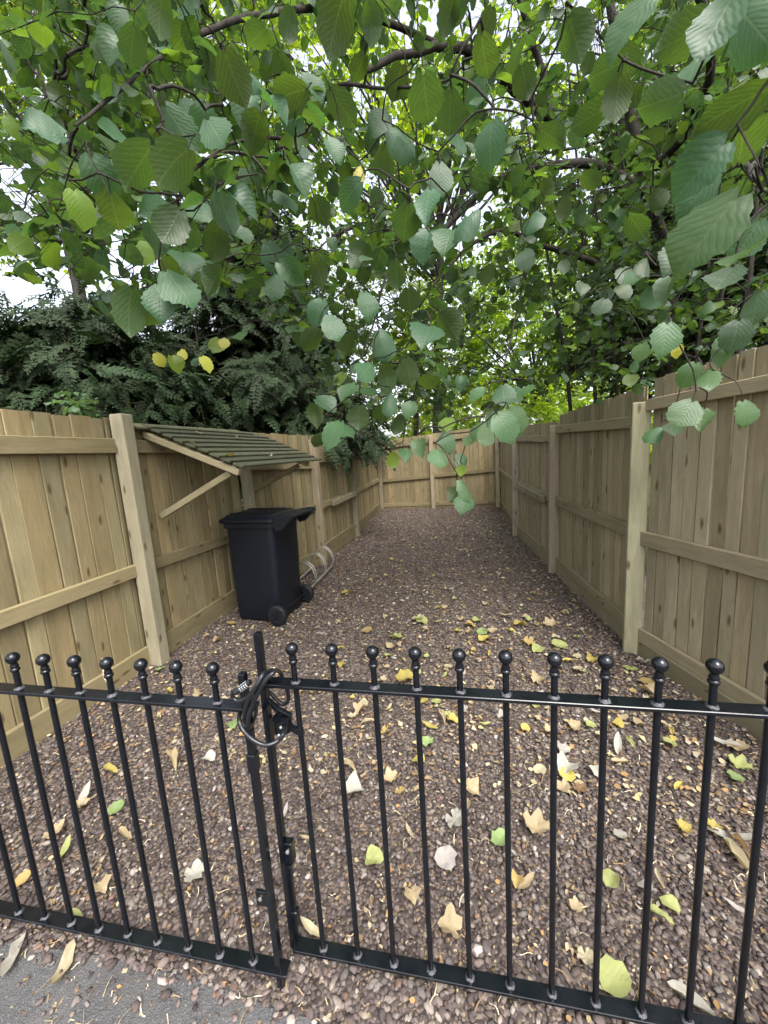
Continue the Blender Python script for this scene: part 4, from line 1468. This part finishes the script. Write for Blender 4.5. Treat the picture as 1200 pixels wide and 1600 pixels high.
DK = (0.011, 0.028, 0.012)
conifer('dark blue-green cypress filling the space behind the left fence beside the near post', (-4.9, 4.7, 0), 3.7, 2.4, 130, DK, 10, 0.40)
conifer('tall dark cypress behind the lean-to roof with a bough hanging over the left fence', (-3.9, 7.6, 0), 6.4, 2.6, 160, (0.011, 0.027, 0.012), 9, 0.43,
        extra=[((-3.9, 7.6, 3.0), P(545, 640, 5.7)), ((-3.9, 7.6, 2.7), P(520, 660, 5.5)), ((-3.9, 7.6, 2.8), P(590, 665, 6.0)), ((-3.9, 7.6, 2.6), P(570, 680, 5.9)), ((-3.9, 7.6, 3.2), P(500, 610, 5.7)), ((-3.9, 7.6, 3.4), P(550, 600, 6.2))])
conifer('dark cypress standing far left beyond the near fence panel', (-7.6, 5.2, 0), 3.2, 2.6, 80, DK, 8, 0.45)
conifer('dark cypress between the roof and the far left corner', (-4.4, 10.2, 0), 6.0, 2.8, 90, (0.012, 0.029, 0.013), 6, 0.6)


# ---- broadleaf trees beyond
def tree(name, label, base, trunk_pts, crown, n_sprig, leaf, col, r_trunk, tmpl=None, mat=None, per=7, sl=0.7, bark=None, shell=0.5, extra_branches=14):
    """crown: list of (centre, radii)"""
    base = np.array(base, float)
    root = tag(empty(name, tuple(base)), label, 'tree')
    bark = bark or M_BARK2
    tp = [np.array(p, float) - base for p in trunk_pts]
    limb('trunk', tp, r_trunk, r_trunk * 0.45, bark, root, 9)
    cs = []
    clumps = []
    tot = sum(r[0] * r[1] * r[2] for _, r in crown)
    for c, r in crown:
        c, r = np.array(c, float) - base, np.array(r, float)
        n = int(n_sprig * (r[0] * r[1] * r[2]) / tot)
        ncl = max(6, n // 9)
        d = nz(rng.normal(0, 1, (ncl, 3)))
        cl = c + d * r * (rng.uniform(shell, 1.0, (ncl, 1)))
        clumps += list(cl)
        idx = rng.integers(0, ncl, n)
        cs += list(cl[idx] + rng.normal(0, 1, (n, 3)) * r * 0.13)
    far_end = tp[-1]
    lines, radii = [], []
    sel = [clumps[i] for i in rng.choice(len(clumps), min(len(clumps), extra_branches * 3), replace=False)]
    for c in sel:
        s = tp[-1] * rng.uniform(0.6, 1.0) + tp[-2] * 0
        s = tp[-2] + (tp[-1] - tp[-2]) * rng.uniform(0, 1)
        m = (s + c) / 2 + rng.normal(0, 0.08, 3) * np.linalg.norm(c - s)
        lines.append(bez([s, m, c], 4))
        radii.append((r_trunk * 0.28, r_trunk * 0.06))
    lines2, po, nr, ti, si = sprigs(cs, per, sl, leaf, 0.5)
    lines2 = lines2[::4]
    lines += lines2
    radii += [(0.006, 0.002)] * len(lines2)
    tubes_np('branches', lines, radii, bark, root, 4)
    kp_ = gap_keep(np.array([pix(q) for q in po + base]), 0.8)
    po, nr, ti, si = po[kp_], nr[kp_], ti[kp_], si[kp_]
    col = np.array(col)
    cc = col[rng.integers(0, len(col), len(po))] * rng.uniform(0.75, 1.3, (len(po), 1))
    leaf_cloud('foliage', tmpl or FAR_T, po, nr, ti, si, cc, mat or M_FAR_A, root)
    return root


LIME = [(0.20, 0.29, 0.035), (0.24, 0.32, 0.04), (0.16, 0.25, 0.03), (0.28, 0.31, 0.05)]
MIDG = [(0.09, 0.16, 0.04), (0.11, 0.18, 0.04), (0.08, 0.14, 0.05), (0.15, 0.20, 0.05)]
DARKG = [(0.03, 0.06, 0.025), (0.04, 0.075, 0.025), (0.03, 0.055, 0.03)]
tree('sycamore_tree', 'pale green broadleaf tree rising beyond the left fence into the upper left corner', (-7.2, 7.0, 0),
     [(-7.2, 7.0, 0), (-6.9, 6.7, 3.0), (-6.7, 6.4, 5.5), (-6.4, 6.2, 7.5)], [(P(90, 90, 7.2), (2.6, 2.2, 2.1)), (P(250, -60, 7.5), (2.4, 2.2, 1.8)), (P(20, 330, 8.5), (1.6, 1.6, 1.2))], 1600, 0.14, MIDG + LIME[:2], 0.15)
tree('lime_tree', 'tall bright green tree beyond the back fence, its crown lit through from above', (-0.8, 14.5, 0),
     [(-0.8, 14.5, 0), (-0.6, 14.2, 3.5), (-0.4, 13.6, 6.5), (-0.3, 13.0, 9)], [(P(560, 200, 11.5), (4.6, 3.2, 3.6)), (P(760, 60, 10.5), (4.0, 3.0, 3.0)), (P(420, 60, 10.5), (3.2, 2.6, 2.6))], 1900, 0.16, LIME[:3] + MIDG[:2], 0.2)
tree('maple_tree', 'yellow-green low tree just behind the right end of the back fence', (3.0, 13.0, 0),
     [(3.0, 13.0, 0), (2.9, 12.9, 1.5), (2.7, 12.8, 2.6), (2.3, 12.8, 3.6)], [(P(800, 560, 12.5), (2.6, 1.8, 1.7)), (P(700, 520, 13.5), (2.2, 1.8, 1.7)), (P(860, 600, 11.5), (1.4, 1.3, 1.0)), (P(820, 420, 13), (2.4, 2.0, 1.8))], 2200, 0.14, [(0.27, 0.36, 0.06), (0.22, 0.33, 0.06), (0.18, 0.29, 0.055)], 0.13)
tree('birch_tree', 'pale olive tree standing behind the left end of the back fence', (-1.6, 15.5, 0),
     [(-1.6, 15.5, 0), (-1.6, 15.5, 2.0), (-1.5, 15.4, 4.0), (-1.5, 15.2, 6)], [(P(640, 610, 15), (2.6, 2.0, 2.0)), (P(600, 470, 15), (2.8, 2.0, 2.6))], 1300, 0.13, [(0.17, 0.20, 0.06), (0.14, 0.18, 0.05), (0.12, 0.18, 0.03)], 0.12)
tree('elder_tree', 'shadowy ivy-dark tree behind the right fence, back of the hazel stems', (4.6, 5.6, 0),
     [(4.6, 5.6, 0), (4.5, 5.5, 2.2), (4.3, 5.4, 3.8), (4.0, 5.3, 5.5)], [(P(1010, 470, 6.2), (1.5, 1.4, 1.5)), (P(1130, 420, 5.2), (1.5, 1.4, 1.8)), (P(1180, 150, 5.0), (1.6, 1.5, 1.6))], 2600, 0.11, DARKG, 0.11, sl=0.5)
tree('ash_tree', 'light green tree high in the upper right behind the hazel limbs', (4.4, 9.5, 0),
     [(4.4, 9.5, 0), (4.2, 9.3, 3), (4.0, 9.0, 5.5), (3.7, 8.7, 7.5)], [(P(880, 120, 8.5), (2.6, 2.2, 2.2)), (P(1020, 60, 8.0), (2.4, 2.0, 2.2)), (P(960, 330, 8.5), (1.6, 1.6, 1.4))], 750, 0.13, LIME[:1] + MIDG, 0.13)
tree('holly_shrub', 'bright green shrub peeping over the fence top at the far left edge', (-8.6, 6.2, 0),
     [(-8.6, 6.2, 0), (-8.6, 6.2, 0.8), (-8.5, 6.2, 1.4), (-8.5, 6.2, 1.8)], [(P(15, 600, 7.5), (1.2, 1.2, 0.7))], 300, 0.10, LIME, 0.05, sl=0.4)
tree('ivy_shrub', 'dense dark ivy thicket heaped close behind the right fence around the hazel stems', (2.9, 5.2, 0),
     [(2.9, 5.2, 0), (2.9, 5.2, 1.0), (2.85, 5.1, 2.0), (2.8, 5.0, 3.0)], [(P(980, 480, 5.2), (0.75, 0.8, 0.95)), (P(1060, 430, 4.6), (0.7, 0.8, 1.0)), (P(1140, 470, 4.0), (0.6, 0.8, 0.9)), (P(930, 330, 5.6), (0.7, 0.7, 0.7)), (P(900, 555, 6.2), (0.45, 0.6, 0.4)), (P(1020, 250, 5.4), (0.9, 0.9, 0.8)), (P(1130, 300, 4.4), (0.7, 0.8, 0.9)), (P(1190, 480, 3.6), (0.5, 0.7, 0.9)), (P(985, 520, 4.6), (0.5, 0.6, 0.6)), (P(1080, 510, 4.0), (0.5, 0.6, 0.7)), (P(1060, 330, 4.8), (0.7, 0.7, 0.7))], 2300, 0.075, [(0.022, 0.045, 0.024), (0.028, 0.055, 0.026), (0.018, 0.038, 0.022)], 0.05, tmpl=MID_T, mat=M_LEAF_A, sl=0.3, shell=0.25)
# snowberry twigs over the left fence
tree('snowberry_shrub', 'small-leaved snowberry shrub peeping over the left fence beside the near post', (-2.85, 2.35, 0),
     [(-2.85, 2.35, 0), (-2.82, 2.3, 0.9), (-2.80, 2.3, 1.6), (-2.78, 2.25, 1.9)], [(P(140, 640, 2.95), (0.22, 0.3, 0.10)), (P(85, 622, 3.0), (0.16, 0.2, 0.07))], 34, 0.045, [(0.09, 0.16, 0.08), (0.08, 0.14, 0.07)], 0.012, tmpl=MID_T, mat=M_LEAF_A, per=7, sl=0.22, extra_branches=6)


# far belt of woodland all round the back, one mass
n = 12000
a = rng.uniform(rad(-75), rad(75), n)
rr = rng.uniform(20, 32, n)
zz = rng.random(n) ** 0.8 * (3.6 + 2.4 * np.sin(a * 7) + 1.6 * np.sin(a * 17 + 1))
po = np.stack([np.sin(a) * rr - 2, np.cos(a) * rr, np.clip(zz, 0.1, 9)], -1)
nr = nz(np.array([0, 0, 1.0]) + rng.normal(0, 0.6, (n, 3)))
ti = nz(rng.normal(0, 1, (n, 3)) + np.array([0, 0, -0.5]))
cc = np.array([(0.11, 0.17, 0.035), (0.14, 0.20, 0.04), (0.08, 0.13, 0.03)])[rng.integers(0, 3, n)] * rng.uniform(0.7, 1.3, (n, 1))
wood = leaf_cloud('woodland', FAR_T, po, nr, ti, rng.uniform(0.35, 0.7, n), cc, M_FAR_A, None)

# ------------------------------------------------------------------ fallen leaves, each a thing of its own
def fan_mesh(name, outline, curl, fold, seed, rings=2):
    r = np.random.default_rng(seed)
    k = len(outline)
    ol = np.array(outline, float)
    V, U = [(0, 0, 0)], [(0.5, 0.5)]
    for q in range(1, rings + 1):
        f = q / rings
        for x, y in ol:
            X_, Y_ = x * f, y * f
            X_ *= 1 + 0.14 * r.uniform(-1, 1) * f
            Y_ *= 1 + 0.12 * r.uniform(-1, 1) * f
            z = fold * abs(X_) + curl * (Y_ ** 2) + 0.10 * f * r.uniform(-1, 1)
            V.append((X_, Y_, z))
            U.append((0.5 + X_ * 0.9, 0.5 + Y_))
    Q = []
    fs = [(0, 1 + i, 1 + (i + 1) % k) for i in range(k)]
    for q in range(1, rings):
        b0, b1 = 1 + (q - 1) * k, 1 + q * k
        for i in range(k):
            j = (i + 1) % k
            fs += [(b0 + i, b1 + i, b1 + j), (b0 + i, b1 + j, b0 + j)]
    V = np.array(V)
    V[:, 2] -= V[:, 2].min()
    return np_mesh(name, V, np.array(fs), M_FALL, np.array(U), smooth=True)


def polar(rs):
    n_ = len(rs)
    return [(r_ * math.sin(2 * math.pi * i / n_), r_ * math.cos(2 * math.pi * i / n_)) for i, r_ in enumerate(rs)]


ROUND = polar([.56, .50, .49, .46, .47, .42, .44, .40, .44, .42, .47, .46, .49, .50])
MAPLE = polar([.58, .50, .40, .46, .54, .46, .38, .42, .44, .38, .36, .16, .36, .38, .44, .42, .38, .46, .54, .46, .40, .50])
LONG = [(x * 0.42, y * 1.15) for x, y in polar([.6, .5, .45, .42, .45, .5, .6, .5, .45, .42, .45, .5])]
FALLM = {'round': [fan_mesh('fallen_leaf', ROUND, 0.35, 0.15, 1), fan_mesh('fallen_leaf', ROUND, -0.3, 0.55, 2), fan_mesh('fallen_leaf', ROUND, 1.0, 0.25, 3)],
         'maple': [fan_mesh('fallen_leaf', MAPLE, 0.6, 0.35, 4), fan_mesh('fallen_leaf', MAPLE, -0.5, 0.8, 5), fan_mesh('fallen_leaf', MAPLE, 1.2, 0.5, 6)],
         'curled': [fan_mesh('fallen_leaf', LONG, 0.2, 1.3, 7), fan_mesh('fallen_leaf', LONG, 0.5, 0.9, 8), fan_mesh('fallen_leaf', LONG, -0.3, 1.1, 9)]}
FCOL = {'yellow': (0.46, 0.38, 0.10), 'lime': (0.36, 0.40, 0.15), 'green': (0.26, 0.38, 0.15), 'white': (0.44, 0.43, 0.38), 'grey': (0.42, 0.39, 0.37), 'tan': (0.43, 0.345, 0.21),
        'orange': (0.42, 0.31, 0.12), 'cream': (0.48, 0.42, 0.28), 'brown': (0.24, 0.15, 0.08)}
SHAPEW = {'round': 'rounded', 'maple': 'lobed', 'curled': 'curled'}
fallen = []


def drop(x, y, size, colour, shape, z=None, tilt=None):
    k = random.randrange(3)
    o = link('fallen_leaf', FALLM[shape][k], None)
    c = FCOL[colour]
    s = random.uniform(0.8, 1.15)
    o.color = (c[0] * s, c[1] * s, c[2] * s, 1)
    zz_ = (0.007 if y < edge_y(x) else float(gh(x, y)) + 0.024) if z is None else z
    o.location = (x, y, zz_)
    o.scale = (size, size, size)
    o.rotation_euler = tilt or (random.uniform(-0.22, 0.22), random.uniform(-0.22, 0.22), random.uniform(0, 6.28))
    fallen.append(dict(o=o, x=x, y=y, size=size, colour=colour, shape=shape, roof=z is not None))
    return o


SPOT = """583 1343 36 lime round|670 1160 24 green round|655 1188 26 yellow round|783 1315 38 green round|957 1530 58 lime round|955 1380 34 lime round|1048 1420 34 lime round|1030 1438 34 lime curled
550 1237 44 white maple|712 1283 42 white maple|697 1340 42 grey round|643 1398 30 tan maple|303 1370 44 white maple|180 1262 28 green round|173 1203 28 yellow curled|128 1250 38 white curled
118 1432 30 lime curled|268 1185 44 tan curled|325 1180 24 white round|365 1127 26 green round|885 1200 44 white maple|886 1213 28 yellow round|880 1172 26 grey maple|965 1165 34 white curled
930 1203 24 white round|1060 1228 24 yellow curled|1070 1296 28 yellow maple|1115 1293 26 yellow maple|1140 1310 62 white curled|1150 1338 52 cream curled|1152 1322 40 brown curled|837 1298 44 tan maple
968 1307 24 white round|1078 1565 56 white curled|916 1498 34 cream maple|488 1455 38 cream curled|25 1490 60 white curled|102 1508 62 cream curled|1130 1160 34 white curled|1152 1165 34 tan maple
1155 1197 32 lime maple|1150 1215 26 green round|822 1382 34 tan curled|808 1376 26 orange maple|85 1302 36 tan maple|100 1332 34 lime curled|35 1375 26 orange round|160 1385 30 tan maple
195 1305 32 tan curled|632 1058 34 yellow round|618 995 24 lime round|652 969 26 cream maple|660 970 24 lime round|541 925 20 yellow round|825 1003 24 orange maple|872 1003 28 lime round
840 1012 24 lime round|812 974 24 yellow round|757 1000 24 yellow round|744 970 18 lime round|752 988 20 green round|733 978 20 orange round|730 990 18 tan maple|860 973 22 tan maple
130 1258 24 tan maple|310 1085 22 tan maple|265 1078 22 yellow curled|282 1072 18 tan maple|348 1095 22 cream round|205 1035 18 lime curled|250 1045 18 green round|362 975 16 orange round
340 1003 18 tan maple|600 1140 20 orange maple|565 1105 26 tan maple|690 1120 24 tan curled|672 1135 22 yellow curled|840 1062 26 tan maple|905 1045 24 cream maple|925 1027 22 yellow maple
940 1075 22 cream maple|1010 1075 26 tan maple|1060 1050 26 tan maple|985 1040 24 lime round|1005 1030 24 grey maple|1010 1060 24 orange round|970 1190 26 tan curled|900 1135 26 tan maple
858 1140 20 tan maple|845 1205 24 cream round|880 1235 26 tan maple|905 1235 24 brown maple|985 1160 20 lime curled|1048 1160 24 lime round|965 1130 20 yellow round|1000 1130 22 tan round
705 1455 46 tan maple|545 1195 30 tan curled|610 1215 28 tan maple|735 1235 32 tan maple|730 1265 28 cream curled|625 1235 20 orange maple|655 1230 20 tan curled|575 1125 20 tan curled
490 1075 26 tan maple|530 1015 18 yellow curled|575 985 20 orange round|610 1010 20 tan round|650 1050 18 lime round|700 1040 18 cream round|770 985 18 tan round|790 960 18 cream curled
1030 1375 24 cream curled|900 1420 24 tan maple|1010 1390 26 grey round|1150 1420 30 grey curled|640 1300 20 cream curled|480 1310 20 tan curled|445 1270 22 grey curled|400 1240 20 tan curled"""
for row in SPOT.split('\n'):
    for it in row.split('|'):
        px, py, ln, c, shp = it.split()
        g = G(float(px), float(py), 0.02)
        dd = (g - CAM) @ FWD
        drop(float(g[0]), float(g[1]), min(0.13, float(ln) * dd / FPX * 0.88), c, shp)
tries = 0
while len(fallen) < 304 and tries < 5000:
    tries += 1
    y = 2.0 + 7.0 * random.random() ** 1.6
    x = random.gauss(0.25, 0.75)
    if not in_yard(x, y) or x < -1.9 or x > 1.1:
        continue
    c = random.choices(['tan', 'cream', 'yellow', 'lime', 'orange', 'white', 'brown', 'grey'], [22, 26, 18, 14, 6, 8, 3, 3])[0]
    drop(x, y, random.uniform(0.034, 0.07), c, random.choice(['round', 'round', 'maple', 'curled']))
# on the lean-to roof
for px, py, s, c, shp in ((360, 712, 0.07, 'yellow', 'round'), (310, 678, 0.08, 'cream', 'round'), (372, 685, 0.08, 'tan', 'curled'), (452, 707, 0.07, 'tan', 'curled'), (423, 713, 0.045, 'white', 'round'), (277, 691, 0.04, 'cream', 'round')):
    best_p = None
    for k in range(60):
        f = k / 59
        xx, zz_ = x0 + (x1 - x0) * f, z0 + (z1 - z0) * f + 0.052
        d = ray(px, py)
        p = CAM + d * (zz_ - CAM[2]) / d[2] if abs(d[2]) > 1e-4 else None
        tX = (xx - CAM[0]) / d[0]
        p = CAM + d * tX
        e = abs(p[2] - zz_)
        if best_p is None or e < best_p[0]:
            best_p = (e, p)
    p = best_p[1]
    drop(float(p[0]), min(4.2, max(2.7, float(p[1]))), s, c, shp, z=float(p[2]) + 0.002, tilt=(0, 0.4, random.uniform(0, 6)))

# labels from what lies near each leaf
bars = [('left', 1 + k, -0.648 - 0.11 * k, 0.827) for k in range(13)] + [('right', 1 + k, -0.451 + 0.11 * k, 0.894) for k in range(17)]
ORD = ['', 'first', 'second', 'third', 'fourth', 'fifth', 'sixth', 'seventh', 'eighth', 'ninth', 'tenth', 'eleventh', 'twelfth', 'thirteenth']


def place_of(d):
    x, y = d['x'], d['y']
    if d['roof']:
        return 'on the lean-to roof slats'
    px, py, _ = pix((x, y, 0.02))
    if y < 0.80:
        return 'on the pavement before the gate' if x < -0.6 else 'on the ground under the gate'
    if py > 1100:
        for side, y_g in (('left', 0.827), ('right', 0.894)):
            d_ = np.array([x, y, 0.02]) - CAM
            xg = d_[0] * y_g / d_[1]
            if side == 'left' and xg < -0.56:
                i = int((-0.648 - xg) / 0.11) if xg < -0.648 else -1
                return 'just left of the lock stile' if i < 0 else f'past the {ORD[min(i + 1, 12)]} bar left of the lock'
            if side == 'right' and xg >= -0.56:
                i = int((xg + 0.451) / 0.11) if xg > -0.451 else -1
                return 'just right of the lock stile' if i < 0 else f'past the {ORD[min(i + 1, 12)]} bar right of the lock'
    lms = [('beside the wheelie bin', -1.8, 3.4), ('by the near left fence post', -2.2, 2.45), ('by the cycle rack', -1.6, 4.6), ('below the nearest right fence post', 1.05, 2.9), ('by the second right fence post', 0.95, 4.8),
           ('by the third right fence post', 0.8, 6.8), ('before the back fence', -0.5, 9.8), ('in the middle of the yard', -0.4, 4.6), ('just beyond the right gate leaf', 0.3, 2.2), ('in mid-yard toward the right fence', 0.4, 3.8),
           ('in the far half of the yard', -0.5, 7.2), ('just beyond the lock', -0.5, 2.2), ('between the bin and mid-yard', -1.0, 3.4)]
    return min(lms, key=lambda l: (l[1] - x) ** 2 + (l[2] - y) ** 2)[0]


buckets = {}
for d in fallen:
    d['key'] = (('large ' if d['size'] > 0.085 else 'small ' if d['size'] < 0.045 else '') + f"{d['colour']} {SHAPEW[d['shape']]} fallen leaf", place_of(d))
    buckets.setdefault(d['key'], []).append(d)
for (what, where), ds in buckets.items():
    ds.sort(key=lambda d: d['x'] ** 2 + d['y'] ** 2)
    for i, d in enumerate(ds):
        rank = '' if len(ds) == 1 else (', nearest' if i == 0 else f', {ORD[min(i + 1, 13)]} nearest')
        tag(d['o'], f'{what} {where}{rank}', 'leaf', 'leaves fallen on the gravel' if not d['roof'] else 'leaves fallen on the lean-to roof')

# two dry pine needles caught on the left gate rail
b = MB()
b.tube([(-0.985, 0.835, 0.934), (-1.005, 0.85, 0.98), (-1.03, 0.86, 1.02)], 0.0016, 5)
b.tube([(-0.985, 0.835, 0.934), (-1.012, 0.84, 0.975), (-1.02, 0.85, 1.005)], 0.0016, 5)
M_STRAW = mat_simple('straw', (0.55, 0.46, 0.30), 0.8, 0.2)
tag(b.build('dry_stalk', M_STRAW), 'forked dry straw stalk caught on the left gate rail', 'straw')
